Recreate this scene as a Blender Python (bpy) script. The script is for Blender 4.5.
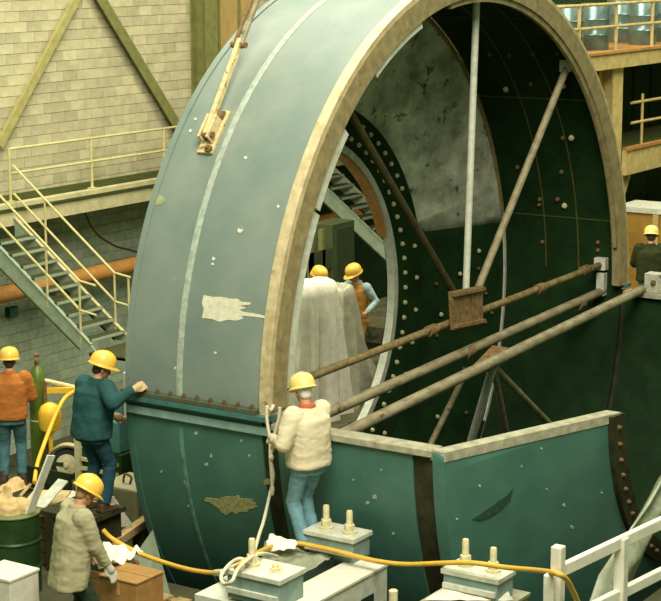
import bpy, bmesh, math, random
from mathutils import Vector, Matrix, noise
random.seed(7)
for o in list(bpy.data.objects): bpy.data.objects.remove(o)
scn = bpy.context.scene
COL = scn.collection
PI = math.pi
# ------------------------------------------------------------------ camera
# world: X across the mill (away to the right), Y along the mill axis (away to the left), Z up; metres
R = 4.5; H = 1.35; L = 1.95; FLOOR = -0.7
F, PITCH, ROLL, YAW = 1802.0, .192, .004, .989
CAM = Vector((-19.3985, -10.5509, 6.12))
cy_, sy_ = math.cos(YAW), math.sin(YAW)
def c2w(v): return Vector((cy_*v[0]+sy_*v[1], -sy_*v[0]+cy_*v[1], v[2]))
FW = c2w((0, math.cos(PITCH), -math.sin(PITCH))); UP = c2w((0, math.sin(PITCH), math.cos(PITCH))); RT = c2w((1, 0, 0))
def ray(px, py):
    dx, dy = px-330.5, py-300.5; c, s = math.cos(ROLL), math.sin(ROLL)
    return FW*F + RT*(dx*c+dy*s) - UP*(-dx*s+dy*c)
def on(px, py, ax, val):
    """where the sight line of a photo pixel meets the plane x, y or z = val"""
    r = ray(px, py); i = 'xyz'.index(ax); return CAM + r*((val-CAM[i])/r[i])
def on_shell(px, py, r=R, far=False):
    d = ray(px, py); o = CAM-Vector((0, 0, H))
    A = d.x**2+d.z**2; B = 2*(o.x*d.x+o.z*d.z); C = o.x**2+o.z**2-r*r; D = math.sqrt(max(B*B-4*A*C, 0))
    return CAM + d*((-B+(D if far else -D))/(2*A))
cam = bpy.data.cameras.new('camera'); co = bpy.data.objects.new('camera', cam); COL.objects.link(co)
cam.sensor_fit = 'HORIZONTAL'; cam.sensor_width = 36; cam.lens = F/661*36; cam.clip_end = 200
rt2 = RT*math.cos(ROLL)+UP*math.sin(ROLL)*-1; up2 = UP*math.cos(ROLL)+RT*math.sin(ROLL)
M = Matrix((rt2, up2, -FW)).transposed().to_4x4(); M.translation = CAM; co.matrix_world = M
scn.camera = co
# ------------------------------------------------------------------ light
w = bpy.data.worlds.new('world'); scn.world = w; w.use_nodes = True
w.node_tree.nodes['Background'].inputs[0].default_value = (.60, .88, .45, 1)
w.node_tree.nodes['Background'].inputs[1].default_value = .34
def area(name, loc, target, size, power, col):
    l = bpy.data.lights.new(name, 'AREA'); l.energy = power; l.size = size; l.color = col; l.shape = 'SQUARE'
    o = bpy.data.objects.new(name, l); COL.objects.link(o); o.location = loc
    o.rotation_euler = (Vector(target)-Vector(loc)).to_track_quat('-Z', 'Y').to_euler()
area('roof_light_bay', (-12.5, -7, 15.5), (-3.5, 0, 1), 9, 5200, (1, .95, .83))
area('roof_light_wall', (2, 5.5, 15), (4, 8.5, 0), 8, 3300, (1, .95, .78))
area('roof_light_far', (15, -3, 15), (15, 1, 0), 8, 2200, (1, .93, .74))
scn.view_settings.view_transform = 'Standard'; scn.view_settings.look = 'None'
scn.view_settings.exposure = 0.0; scn.view_settings.gamma = 1; scn.view_settings.use_curve_mapping = False

# ------------------------------------------------------------------ materials
MATS = {}
def mat(name, col, rough=.6, metal=0.0, var=.18, scale=6.0, bump=.05, spec=.4, col2=None, spots=None, stretch=None, rnd=0.0, alpha=1.0, trans=0.0, coat=0):
    if name in MATS: return MATS[name]
    m = bpy.data.materials.new(name); m.use_nodes = True; nt = m.node_tree; N = nt.nodes; K = nt.links.new
    b = N['Principled BSDF']; b.inputs['Roughness'].default_value = rough; b.inputs['Metallic'].default_value = metal
    b.inputs['Specular IOR Level'].default_value = spec; b.inputs['Coat Weight'].default_value = coat
    b.inputs['Transmission Weight'].default_value = trans
    tc = N.new('ShaderNodeTexCoord'); mp = N.new('ShaderNodeMapping'); K(tc.outputs['Object'], mp.inputs[0])
    if stretch: mp.inputs['Scale'].default_value = stretch
    n = N.new('ShaderNodeTexNoise'); n.inputs['Scale'].default_value = scale; n.inputs['Detail'].default_value = 7; n.inputs['Roughness'].default_value = .62
    K(mp.outputs[0], n.inputs[0])
    ramp = N.new('ShaderNodeMapRange'); ramp.inputs[1].default_value = .3; ramp.inputs[2].default_value = .7; K(n.outputs[0], ramp.inputs[0])
    mx = N.new('ShaderNodeMix'); mx.data_type = 'RGBA'; K(ramp.outputs[0], mx.inputs[0])
    c2 = col2 or tuple(c*(1+var*1.2) for c in col)
    mx.inputs[6].default_value = (*[c*(1-var) for c in col], 1); mx.inputs[7].default_value = (*c2, 1)
    out = mx.outputs[2]
    if spots:   # (colour, scale, threshold): chips and scuffs
        n2 = N.new('ShaderNodeTexNoise'); n2.inputs['Scale'].default_value = spots[1]; n2.inputs['Detail'].default_value = 9; n2.inputs['Roughness'].default_value = .7
        K(mp.outputs[0], n2.inputs[0])
        r2 = N.new('ShaderNodeMapRange'); r2.inputs[1].default_value = spots[2]; r2.inputs[2].default_value = spots[2]+.06; K(n2.outputs[0], r2.inputs[0])
        m2 = N.new('ShaderNodeMix'); m2.data_type = 'RGBA'; K(r2.outputs[0], m2.inputs[0]); K(out, m2.inputs[6]); m2.inputs[7].default_value = (*spots[0], 1); out = m2.outputs[2]
    if rnd:
        oi = N.new('ShaderNodeObjectInfo'); ge = N.new('ShaderNodeNewGeometry'); ad = N.new('ShaderNodeMath'); K(oi.outputs['Random'], ad.inputs[0]); K(ge.outputs['Random Per Island'], ad.inputs[1])
        fr = N.new('ShaderNodeMath'); fr.operation = 'FRACT'; K(ad.outputs[0], fr.inputs[0])
        mr = N.new('ShaderNodeMapRange'); mr.inputs[3].default_value = 1-rnd; mr.inputs[4].default_value = 1+rnd; K(fr.outputs[0], mr.inputs[0])
        hs = N.new('ShaderNodeHueSaturation'); K(mr.outputs[0], hs.inputs['Value']); K(out, hs.inputs['Color']); out = hs.outputs[0]
    K(out, b.inputs['Base Color'])
    if bump:
        bp = N.new('ShaderNodeBump'); bp.inputs['Strength'].default_value = min(1, bump*6); bp.inputs['Distance'].default_value = .02
        K(n.outputs[0], bp.inputs['Height']); K(bp.outputs[0], b.inputs['Normal'])
    if alpha < 1: b.inputs['Alpha'].default_value = alpha
    MATS[name] = m; return m
def srgb(r, g, b): return tuple(((c/255)/12.92 if c <= 10 else (((c/255)+.055)/1.055)**2.4) for c in (r, g, b))
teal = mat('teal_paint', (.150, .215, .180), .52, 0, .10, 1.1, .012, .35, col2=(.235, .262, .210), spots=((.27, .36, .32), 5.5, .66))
teal_dk = mat('teal_steel', (.05, .15, .13), .5, 0, .25, 5, .03, .4, spots=((.22, .30, .26), 9, .67))
rimm = mat('bare_flange_steel', srgb(196, 176, 124), .55, .1, .3, 7, .05, .4, col2=srgb(214, 196, 156), spots=((.34, .18, .05), 5, .6))
rimf = mat('grey_flange_face', srgb(144, 128, 88), .6, .1, .3, 8, .05)
rub = mat('black_lining', (.0075, .026, .0050), .7, 0, .4, 3, .04, .18, spots=((.03, .045, .015), 14, .72))
headg = mat('mottled_grey_plate', srgb(158, 164, 132), .5, 0, .5, 2.6, .06, .45, col2=srgb(222, 222, 196), spots=((.05, .075, .04), 3.5, .58))
seamw = mat('chalky_weld_paint', srgb(158, 166, 150), .6, 0, .3, 14, .05)
seamd = mat('tan_seam', srgb(74, 74, 30), .7, 0, .4, 10, .04)
rust = mat('rusty_steel', srgb(122, 88, 48), .75, .1, .4, 16, .08, .3, col2=srgb(150, 122, 80), spots=((.035, .025, .01), 11, .6))
pipe_g = mat('weathered_pipe', srgb(140, 126, 92), .6, .1, .35, 9, .05, .4, col2=srgb(168, 156, 122), spots=((.10, .05, .015), 8, .6), stretch=(.5, 1, 1))
pale = mat('pale_grey_steel', srgb(196, 196, 176), .55, .05, .2, 10, .04)
white_p = mat('white_paint', srgb(218, 212, 190), .55, 0, .12, 8, .03)
conc = mat('concrete', srgb(142, 138, 112), .9, 0, .25, 5, .08, .2)
flo = mat('dirty_concrete_floor', srgb(74, 72, 50), .9, 0, .45, 1.6, .06, .2, spots=((.02, .025, .012), 3, .58))
blockm = mat('painted_block', srgb(180, 172, 136), .85, 0, .14, 5, .06, .2, rnd=.15)
blockb = mat('shaded_block', srgb(162, 174, 146), .85, 0, .16, 9, .06, .2, rnd=.12)  # bluish grey tint puts the shade below the walkway into the block colour
mortar = mat('mortar', srgb(172, 166, 128), .95, 0, .15, 20, .05, .1)
mortarb = mat('shaded_mortar', srgb(150, 160, 132), .95, 0, .15, 20, .05, .1)  # joints carry the same painted shade tint as the lower blocks
railm = mat('cream_rail_paint', srgb(196, 184, 126), .5, 0, .15, 12, .02)
stringm = mat('stair_grey_paint', srgb(150, 164, 140), .5, 0, .16, 6, .02)
tread = mat('dark_tread_plate', srgb(66, 68, 34), .7, .2, .3, 12, .08)
ledge = mat('walkway_concrete', srgb(184, 176, 132), .85, 0, .18, 4, .05, .2)
wdk = mat('dark_walkway', srgb(62, 70, 28), .85, 0, .3, 6, .05, .2)
orange_pipe = mat('rust_orange_pipe', srgb(188, 132, 66), .6, 0, .25, 5, .04)
brace = mat('olive_brace', srgb(160, 152, 94), .6, 0, .2, 6, .03)
braced = mat('dark_olive_brace', srgb(118, 118, 66), .6, 0, .2, 6, .03)
ochre = mat('ochre_steel', srgb(190, 168, 108), .6, 0, .25, 5, .03, .35, spots=((.3, .16, .04), 6, .63))
darkw = mat('dark_sheet_wall', srgb(40, 62, 26), .8, 0, .3, 2, .03)
hosem = mat('yellow_rubber_hose', srgb(214, 168, 58), .5, 0, .12, 20, .02)
ropem = mat('white_rope', srgb(216, 206, 176), .9, 0, .2, 60, .1)
yellow = mat('yellow_paint', srgb(226, 178, 48), .5, 0, .15, 8, .02)
woodm = mat('raw_timber', srgb(176, 150, 100), .8, 0, .25, 5, .05, .2, stretch=(1, 8, 8))
card = mat('brown_cardboard', srgb(158, 120, 68), .85, 0, .16, 8, .03, .2)
darkbox = mat('dark_green_drum_paint', srgb(34, 62, 26), .5, .1, .35, 6, .04)
clothw = mat('white_canvas', srgb(232, 226, 202), .85, 0, .14, 6, .08, .2)
plast = mat('grey_plastic_sheet', srgb(150, 154, 128), .35, 0, .3, 7, .08, .5)
tanm = mat('tan_sacking', srgb(192, 164, 112), .9, 0, .2, 14, .1, .2)
blkm = mat('black_rubber', (.012, .02, .012), .6, 0, .2, 10, .03)
bolt_m = mat('bolt_steel', srgb(150, 146, 120), .45, .4, .2, 20, .03)
bolt_p = mat('pale_bolt_paint', srgb(206, 196, 150), .6, 0, .2, 20, .03)
tealbox = mat('blue_green_machine_paint', srgb(76, 124, 116), .5, 0, .2, 8, .03)
drumb = mat('steel_blue_drum', srgb(112, 136, 132), .3, .5, .2, 5, .03)
bluegrey = mat('blue_grey_steel', srgb(124, 146, 136), .5, .1, .2, 6, .04, .4, spots=((.5, .5, .44), 9, .66))
skin = mat('skin', srgb(196, 140, 104), .55, 0, .08, 20, .02)
hatm = mat('yellow_hat_plastic', srgb(238, 190, 76), .35, 0, .05, 8, 0, .5)
hatw = mat('pale_yellow_hat_plastic', srgb(240, 206, 120), .35, 0, .05, 8, 0, .5)

# ------------------------------------------------------------------ helpers
ORG = {}
class MB:
    def __init__(s): s.v = []; s.f = []
    def add(s, vs, fs):
        k = len(s.v); s.v += [Vector(v) for v in vs]; s.f += [tuple(i+k for i in f) for f in fs]; return s
    def box(s, lo, hi):
        x0, y0, z0 = lo; x1, y1, z1 = hi
        return s.add([(x0,y0,z0),(x1,y0,z0),(x1,y1,z0),(x0,y1,z0),(x0,y0,z1),(x1,y0,z1),(x1,y1,z1),(x0,y1,z1)],
                     [(0,3,2,1),(4,5,6,7),(0,1,5,4),(1,2,6,5),(2,3,7,6),(3,0,4,7)])
    def bar(s, a, b, w, h, up=(0, 0, 1)):
        a = Vector(a); b = Vector(b); d = (b-a).normalized(); u = Vector(up)
        sd = d.cross(u)
        if sd.length < 1e-4: sd = d.cross(Vector((0, 1, 0)))
        sd.normalize(); u = sd.cross(d)
        vs = [p+sd*(x*w/2)+u*(z*h/2) for p in (a, b) for x, z in ((-1,-1),(1,-1),(1,1),(-1,1))]
        return s.add(vs, [(0,3,2,1)[::-1],(4,5,6,7)[::-1],(0,1,5,4)[::-1],(1,2,6,5)[::-1],(2,3,7,6)[::-1],(3,0,4,7)[::-1]])
    def tube(s, pts, r, n=10, caps=True):
        pts = [Vector(p) for p in pts]; rs = r if isinstance(r, (list, tuple)) else [r]*len(pts)
        ref = None; rings = []
        for i, p in enumerate(pts):
            d = (pts[min(i+1, len(pts)-1)]-pts[max(i-1, 0)]).normalized()
            if ref is None: ref = d.orthogonal().normalized()
            ref = (ref-d*ref.dot(d)).normalized(); b = d.cross(ref)
            rings.append([p+(ref*math.cos(2*PI*k/n)+b*math.sin(2*PI*k/n))*rs[i] for k in range(n)])
        vs = [q for rg in rings for q in rg]; fs = []
        for i in range(len(pts)-1):
            for k in range(n): fs.append((i*n+k, i*n+(k+1) % n, (i+1)*n+(k+1) % n, (i+1)*n+k))
        if caps: fs += [tuple(range(n))[::-1], tuple((len(pts)-1)*n+k for k in range(n))]
        return s.add(vs, fs)
    def lathe(s, c, prof, n=20, ax=(0, 0, 1)):
        """closed body of revolution: prof = [(r, h)] along ax"""
        c = Vector(c); ax = Vector(ax).normalized(); u = ax.orthogonal().normalized(); v = ax.cross(u)
        vs = []; fs = []
        for r, h in prof:
            for k in range(n): vs.append(c+ax*h+(u*math.cos(2*PI*k/n)+v*math.sin(2*PI*k/n))*r)
        for i in range(len(prof)-1):
            for k in range(n): fs.append((i*n+k, i*n+(k+1) % n, (i+1)*n+(k+1) % n, (i+1)*n+k))
        fs += [tuple(range(n))[::-1], tuple((len(prof)-1)*n+k for k in range(n))]
        return s.add(vs, fs)
    def sweep(s, prof, t0, t1, n):
        """closed profile [(r, y)] swept about the mill axis from angle t0 to t1 (degrees, 180 = left)"""
        m = len(prof); vs = []; fs = []; full = abs(t1-t0) >= 359.9
        steps = n if full else n+1
        for i in range(steps):
            t = math.radians(t0+(t1-t0)*i/n)
            for r, y in prof: vs.append((r*math.cos(t), y, H+r*math.sin(t)))
        for i in range(n):
            a, b = i*m, ((i+1) % steps)*m
            for k in range(m): fs.append((a+k, a+(k+1) % m, b+(k+1) % m, b+k))
        if not full: fs += [tuple(range(m))[::-1], tuple(n*m+k for k in range(m))]
        return s.add(vs, fs)
    def mesh(s, name, org=(0, 0, 0), smooth=None):
        me = bpy.data.meshes.new(name); org = Vector(org)
        me.from_pydata([tuple(v-org) for v in s.v], [], s.f)
        bm = bmesh.new(); bm.from_mesh(me); bmesh.ops.recalc_face_normals(bm, faces=bm.faces)
        if smooth:
            for f in bm.faces: f.smooth = True
            for e in bm.edges:
                if len(e.link_faces) == 2 and e.calc_face_angle(0) > math.radians(smooth): e.smooth = False
        bm.to_mesh(me); bm.free(); return me
    def build(s, name, m, parent=None, smooth=None, bevel=0):
        org = ORG.get(parent.name, Vector()) if parent else Vector()
        o = bpy.data.objects.new(name, s.mesh(name, org, smooth)); COL.objects.link(o); o.data.materials.append(m)
        if parent: o.parent = parent; ORG[o.name] = org
        else: ORG[o.name] = Vector()
        if bevel:
            md = o.modifiers.new('bevel', 'BEVEL'); md.width = bevel; md.segments = 2; md.limit_method = 'ANGLE'
        return o
def tag(o, label, cat, group=None):
    o['label'] = label; o['category'] = cat
    if group: o['group'] = group
    return o
def thing(name, label, cat, loc=(0, 0, 0), group=None):
    o = bpy.data.objects.new(name, None); COL.objects.link(o); o.location = loc; o.empty_display_size = .2
    ORG[o.name] = Vector(loc); return tag(o, label, cat, group)
def struct(o): o['kind'] = 'structure'; return o
def inst(name, me, parent, loc, rot=None, scale=None):
    o = bpy.data.objects.new(name, me); COL.objects.link(o); o.parent = parent
    o.location = Vector(loc)-ORG.get(parent.name, Vector())
    if rot is not None: o.rotation_euler = rot
    if scale is not None: o.scale = scale
    return o
def smoothpath(pts, k=6):
    pts = [Vector(p) for p in pts]; out = []
    P = [pts[0]]+pts+[pts[-1]]
    for i in range(1, len(P)-2):
        for j in range(k):
            t = j/k; a, b, c, d = P[i-1], P[i], P[i+1], P[i+2]
            out.append(.5*((2*b)+(c-a)*t+(2*a-5*b+4*c-d)*t*t+(3*b-a-3*c+d)*t**3))
    out.append(pts[-1]); return out
def dirrot(d):
    return Vector(d).to_track_quat('Z', 'Y').to_euler()
def hexbolt(name, r, h, m):
    b = MB(); b.lathe((0, 0, 0), [(r, 0), (r, h*.6), (r*.86, h*.66)], 6); b.lathe((0, 0, 0), [(r*.5, h*.6), (r*.5, h)], 8)
    me = b.mesh(name); me.materials.append(m); return me

# ================================================================== structure
b = MB()   # floor with the mill pit
px0, px1, py0, py1 = -4.62, 5.0, -3.3, 3.3
BASE = -3.6; DY = 5.7
b.box((-14, -9, FLOOR-.3), (px0, DY, FLOOR)); b.box((px1, -9, FLOOR-.3), (24, DY, FLOOR))
b.box((px0, py1, FLOOR-.3), (px1, DY, FLOOR)); b.box((px0, 2.02, FLOOR-.3), (-2.9, py1, FLOOR)); b.box((px0, -9, FLOOR-.3), (px1, py0, FLOOR))
b.box((8.2, DY, FLOOR-.3), (24, 8.0, FLOOR))
floor = struct(b.build('floor', flo))
b = MB(); b.box((px0-.1, py0-.1, -4.6), (px1+.1, py1+.1, -4.3)); pf = struct(b.build('floor_pit', flo))
struct(MB().box((-14, py1+.35, BASE-.3), (24, 14, BASE)).build('floor_basement', flo))
struct(MB().box((-14, DY-.3, BASE), (8.2, DY-.02, FLOOR-.3)).build('wall_basement', conc))
for nm, lo, hi in (('wall_pit_left', (px0-.3, py0, -4.3), (px0, py1, FLOOR-.3)), ('wall_pit_right', (px1, py0, -4.3), (px1+.3, py1, FLOOR-.3)),
                   ('wall_pit_back', (px0, py1, -4.3), (px1, py1+.3, FLOOR-.3)), ('wall_pit_front', (px0, py0-.3, -4.3), (px1, py0, FLOOR-.3))):
    struct(MB().box(lo, hi).build(nm, conc))
# back wall of blocks
WY = 13.5
wall = struct(MB().box((0, WY+.02, 1.2), (24, WY+.35, 9)).build('wall_back', mortar))
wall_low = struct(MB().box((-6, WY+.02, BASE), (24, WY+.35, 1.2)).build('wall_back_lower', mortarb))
def block_mesh(m):
    q = MB(); q.add([(-.1945,0,-.0945),(.1945,0,-.0945),(.1945,0,.0945),(-.1945,0,.0945),(-.1975,.022,-.0975),(.1975,.022,-.0975),(.1975,.022,.0975),(-.1975,.022,.0975)],
                    [(0,1,2,3),(0,4,5,1),(1,5,6,2),(2,6,7,3),(3,7,4,0)])
    me = q.mesh('block'); me.materials.append(m); return me, q
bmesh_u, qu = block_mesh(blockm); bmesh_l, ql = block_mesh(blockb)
cnt = 0; rest_u, rest_l = MB(), MB(); cand = []
for j in range(int((9-BASE)/.2)):
    z = BASE+.1+j*.2
    if z > 8.9: continue
    for i in range(59 if z > 1.2 else 74):
        x = .2+i*.4-(0 if z > 1.2 else 6)+(.2 if j % 2 else 0)
        cand.append((x, z))
def nearness(p):   # the blocks that show in the photograph, nearest first
    x, z = p
    if 4.6 < x < 11.2 and 1.75 < z < 5.2: return x
    if -.5 < x < 8.7 and -2.8 < z < 1.15 and abs(z+(x-3.5)*.0) < 9: return x+5.2
    return 1e3+x
cand.sort(key=nearness)
for k, (x, z) in enumerate(cand):
    low = z < 1.2; y = WY-random.uniform(0, .006)
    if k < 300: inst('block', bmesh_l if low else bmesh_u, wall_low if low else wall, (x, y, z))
    else:
        (rest_l if low else rest_u).add([v+Vector((x, y, z)) for v in qu.v], qu.f)
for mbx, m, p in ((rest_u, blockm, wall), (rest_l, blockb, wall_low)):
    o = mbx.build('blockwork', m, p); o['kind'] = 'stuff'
# far right wall of ribbed sheet
b = MB().box((24.0, -9, FLOOR), (24.3, 14, 9)); wr = struct(b.build('wall_right', darkw))
rib = MB().box((-.04, -.06, 0), (0, .06, 9.6)).mesh('wall_rib'); rib.materials.append(darkw)
for k in range(46): inst('wall_rib', rib, wr, (24.0, -8.6+k*.48, FLOOR))

struct(MB().box((12.2, WY-.06, BASE), (23.9, WY-.01, 1.17)).build('wall_back_shade', darkw))  # dark panel added over the blocks to stand for shade behind the opening
# ---- walkway on the back wall
wk = thing('walkway', 'cream concrete walkway along the block wall, its dark floor behind the railing', 'walkway', (10, 12.9, FLOOR))
MB().box((3.6, 12.3, 1.18), (22, WY-.02, 1.5)).build('slab', ledge, wk)
MB().box((3.6, 12.42, 1.5), (22, WY-.02, 1.54)).build('floor_finish', wdk, wk)
MB().box((3.6, 12.27, 1.50), (22, 12.42, 1.60)).build('kerb', ledge, wk, bevel=.01)
MB().box((3.6, 12.26, 1.455), (22, 12.31, 1.495)).build('edge_strip', wdk, wk)
gr = thing('guard_rail', 'cream pipe guard rail standing on the walkway by the block wall', 'railing', (8, 12.38, 1.6))
for x in (4.78, 7.05, 9.3, 11.6, 13.9, 16.2):
    MB().tube([(x, 12.36, 1.6), (x, 12.36, 2.6)], .027, 8).build('post', railm, gr, 40)
    MB().box((x-.07, 12.29, 1.6), (x+.07, 12.42, 1.63)).build('foot_plate', railm, gr)
for z in (2.58, 2.13): MB().tube([(4.78, 12.36, z), (16.2, 12.36, z)], .024, 8).build('rail', railm, gr, 40)
# ---- wall steel
def wallbar(name, label, cat, p, q, w, m, y=13.34, d=.16):
    a = on(*p, 'y', y); c = on(*q, 'y', y)
    o = thing(name, label, cat, (c.x, y, c.z))
    dirv = (c-a).normalized(); a2 = a-dirv*.6
    q_ = MB()
    q_.bar(a2, c, w, d*.22, (0, 1, 0)); q_.build('flange', m, o)
    MB().bar(a2+Vector((0, .075, 0)), c+Vector((0, .075, 0)), w*.16, d*.75, (0, 1, 0)).build('web', m, o)
    return o
wallbar('diagonal_brace', 'olive diagonal steel brace on the block wall sloping down to the left edge', 'brace', (79, -2), (1, 143), .17, brace)
wallbar('diagonal_brace', 'darker olive diagonal steel brace on the block wall running down to behind the mill', 'brace', (104, -2), (188, 140), .24, braced)
cl = thing('wall_column', 'olive steel column against the block wall above the mill shoulder', 'column', (11.95, 13.2, 1.5))
MB().box((11.70, 13.05, 1.545), (12.10, 13.09, 8.8)).build('flange', braced, cl); MB().box((11.88, 13.09, 1.545), (11.92, 13.45, 8.8)).build('web', braced, cl)
MB().box((11.70, 13.45, 1.545), (12.10, 13.49, 8.8)).build('flange', braced, cl)
bp = thing('wall_board', 'tan plywood board on the wall beside the olive column', 'board', (13, 13.4, 3))
MB().box((12.15, 13.40, 2.4), (13.9, 13.46, 8.5)).build('panel', mat('plywood', srgb(168, 142, 84), .8, 0, .2, 3, .03, stretch=(4, 1, .6)), bp)
for x in (12.55, 13.3): MB().box((x, 13.36, 2.4), (x+.07, 13.40, 8.5)).build('batten', braced, bp)
# pipe
pp = thing('wall_pipe', 'rust orange pipe running low along the shade-grey block wall behind the stair', 'pipe', (9, 12.95, -.4))
MB().tube([(1.5, 12.95, -.23), (20, 12.95, -.23)], .165, 18).build('pipe_run', orange_pipe, pp, 40)
for x in (4.2, 6.6, 11, 15):
    MB().box((x-.05, 12.9, -.50), (x+.05, WY+.02, -.40)).build('support', braced, pp); MB().tube([(x-.05, 12.95, -.23), (x+.05, 12.95, -.23)], .175, 18).build('clamp', braced, pp, 40)
jb = on(11, 309, 'y', 13.45)
o = thing('junction_box', 'small green junction box on the shade-grey block wall under the pipe', 'box', jb)
MB().box((jb.x-.12, 13.38, jb.z-.1), (jb.x+.12, 13.5, jb.z+.1)).build('housing', darkbox, o, bevel=.01); MB().box((jb.x-.1, 13.365, jb.z-.08), (jb.x+.1, 13.38, jb.z+.08)).build('cover', tealbox, o)
q = [on(84, 212, 'y', 12.6), on(94, 228, 'y', 12.8), on(108, 240, 'y', 12.9), on(125, 247, 'y', 12.9), on(150, 246, 'y', 12.9), on(175, 225, 'y', 12.6)]
q[0].z = q[-1].z = 1.19
tag(MB().tube(smoothpath(q), .022, 8).build('hanging_cable', mat('dark_cable', srgb(60, 62, 30), .6), None, 40), 'dark cable sagging under the concrete walkway', 'cable')

# ================================================================== stairs
def stair(label, xn, xf, ytop, ztop, n, label_tag, rails=True):
    run, rise = .2565, .1917
    t = thing('steel_stair', label, 'stair', ((xn+xf)/2, ytop-n*run, FLOOR))
    yb, zb = ytop-n*run, ztop-n*rise
    top = Vector((0, ytop, ztop)); bot = Vector((0, yb, zb)); off = Vector((0, 0, -.12))
    for x in (xn, xf):
        m = MB(); X = Vector((x, 0, 0))
        # channel: web plus two flanges, foot cut level
        m.add([(x-.012, yb, zb+.12), (x+.012, yb, zb+.12), (x+.012, yb-.12, zb), (x-.012, yb-.12, zb),
               (x-.012, ytop, ztop+.10), (x+.012, ytop, ztop+.10), (x+.012, ytop, ztop-.30), (x-.012, ytop, ztop-.30),
               (x-.012, yb+.24, zb), (x+.012, yb+.24, zb)],
              [(0, 1, 5, 4), (0, 3, 2, 1), (3, 8, 9, 2), (8, 7, 6, 9), (4, 5, 6, 7), (0, 4, 7, 8, 3), (1, 2, 9, 6, 5)])
        m.build('stringer', stringm, t)
        MB().bar((x, yb-.02, zb+.12), (x, ytop, ztop+.11), .07, .02).build('stringer_flange', ledge if x == xf else stringm, t)
        MB().bar((x, yb+.24, zb), (x, ytop, ztop-.30), .07, .02).build('stringer_flange', wdk, t)
    for k in range(1, n):
        y = ytop-k*run; z = ztop-k*rise
        MB().box((xn+.012, y-.27, z-.035), (xf-.012, y, z)).build('tread', tread, t)
        MB().box((xn+.012, y-.275, z-.045), (xf-.012, y-.262, z+.004)).build('tread_nosing', stringm, t)
    if rails:
        sl = rise/run
        for x in (xn, xf):
            for h in (1.05, .53):
                pts = [(x, ytop, ztop+h+.02), (x, yb+.22, ztop-(ytop-yb-.22)*sl+h), (x, yb-.15, ztop-(ytop-yb-.22)*sl+h-.05)]
                MB().tube(pts, .022, 8).build('handrail', railm, t, 40)
            for y in (ytop-.75, yb+.22, yb-.1) if x == xf else (ytop-1.6, yb+.22):
                zz = max(zb+.0, ztop-(ytop-y)*sl-.05); MB().tube([(x, y, zz), (x, y, max(ztop-(ytop-y)*sl, ztop-(ytop-yb-.22)*sl-.05)+1.05)], .022, 8).build('post', railm, t, 40)
    return t
stair('grey steel stair with cream handrails coming down from the walkway', 3.86, 4.8, 12.3, 1.22, 10, '')
stair('grey steel stair seen through the round opening of the mill', 12.0, 12.9, 12.39, 2.75, 18, '', rails=False)

ld = thing('steel_landing', 'steel landing walkway at the foot of the stair below the walkway', 'landing', (4.4, 7.5, FLOOR))
MB().box((3.75, DY, FLOOR-.06), (4.95, 9.68, FLOOR)).build('deck', tread, ld)
for x in (3.78, 4.92): MB().box((x-.03, DY, FLOOR-.26), (x+.03, 9.68, FLOOR-.02)).build('edge_beam', stringm, ld)
for x in (3.78, 4.92):
    for y in (9.4,): MB().box((x-.06, y-.06, BASE), (x+.06, y+.06, FLOOR-.06)).build('support', stringm, ld)
for y in (6.1, 7.6, 9.3): MB().tube([(4.92, y, FLOOR), (4.92, y, FLOOR+1.0)], .022, 8).build('post', railm, ld, 40)
for h in (1.0, .5): MB().tube([(4.92, DY, FLOOR+h), (4.92, 9.55, FLOOR+h)], .022, 8).build('rail', railm, ld, 40)
# ================================================================== right-hand steelwork
cc = on(627, 64, 'x', 14.0); CY = cc.y
pl = thing('upper_platform', 'cream steel platform high up at the right with wide fascia beam', 'platform', (17, CY+2, FLOOR))
ztop = on(640, 53, 'y', CY).z; zbot = on(640, 68, 'y', CY).z
MB().box((9.5, CY, zbot), (23.9, CY+.12, ztop)).build('fascia_beam', ochre, pl)
MB().box((9.5, CY-.04, ztop), (23.9, 10.6, ztop+.05)).build('deck', mat('rusty_deck', srgb(176, 128, 66), .8, 0, .3, 4, .05), pl)
for x in (11, 16.5, 20): MB().box((x, CY+.12, zbot), (x+.2, 10.6, ztop)).build('joist', braced, pl)
pr = thing('guard_rail', 'cream pipe guard rail along the high platform in front of the drums', 'railing', (17, CY, ztop))
for px in (581, 618, 654):
    p = on(px, 40, 'y', CY+.06); MB().tube([(p.x, CY+.06, ztop+.05), (p.x, CY+.06, ztop+.98)], .035, 8).build('post', ochre, pr, 40)
for px in (690,):
    p = on(px, 40, 'y', CY+.06); MB().tube([(p.x, CY+.06, ztop+.05), (p.x, CY+.06, ztop+.98)], .035, 8).build('post', ochre, pr, 40)
xa = on(560, 20, 'y', CY).x
for h in (.96, .52): MB().tube([(10.2, CY+.06, ztop+h), (23, CY+.06, ztop+h)], .03, 8).build('rail', ochre, pr, 40)
kd = MB()
for i, (px, off, lab) in enumerate(((571, .55, 'leftmost steel drum on the high platform, mostly behind the mill rim'), (597, .5, 'bright steel drum on the high platform with a white highlight'),
                               (622, 1.3, 'dark steel drum on the high platform behind the rail post'), (645, .5, 'steel drum near the right edge on the high platform'), (668, .6, 'steel drum on the high platform cut by the photo edge'))):
    p = on(px, 30, 'y', CY+off); z0 = ztop+.05
    d = thing('steel_drum', lab, 'drum', (p.x, CY+off, z0), 'drums on the high platform')
    MB().lathe((p.x, CY+off, z0), [(.27, 0), (.285, .02), (.285, .28), (.298, .30), (.285, .32), (.285, .58), (.298, .60), (.285, .62), (.285, .87), (.27, .89)], 20).build('drum_body', drumb, d, 40)
    MB().lathe((p.x, CY+off, z0+.885), [(.29, 0), (.29, .025), (.25, .025)], 20).build('lid_rim', bolt_m, d, 40)
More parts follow.
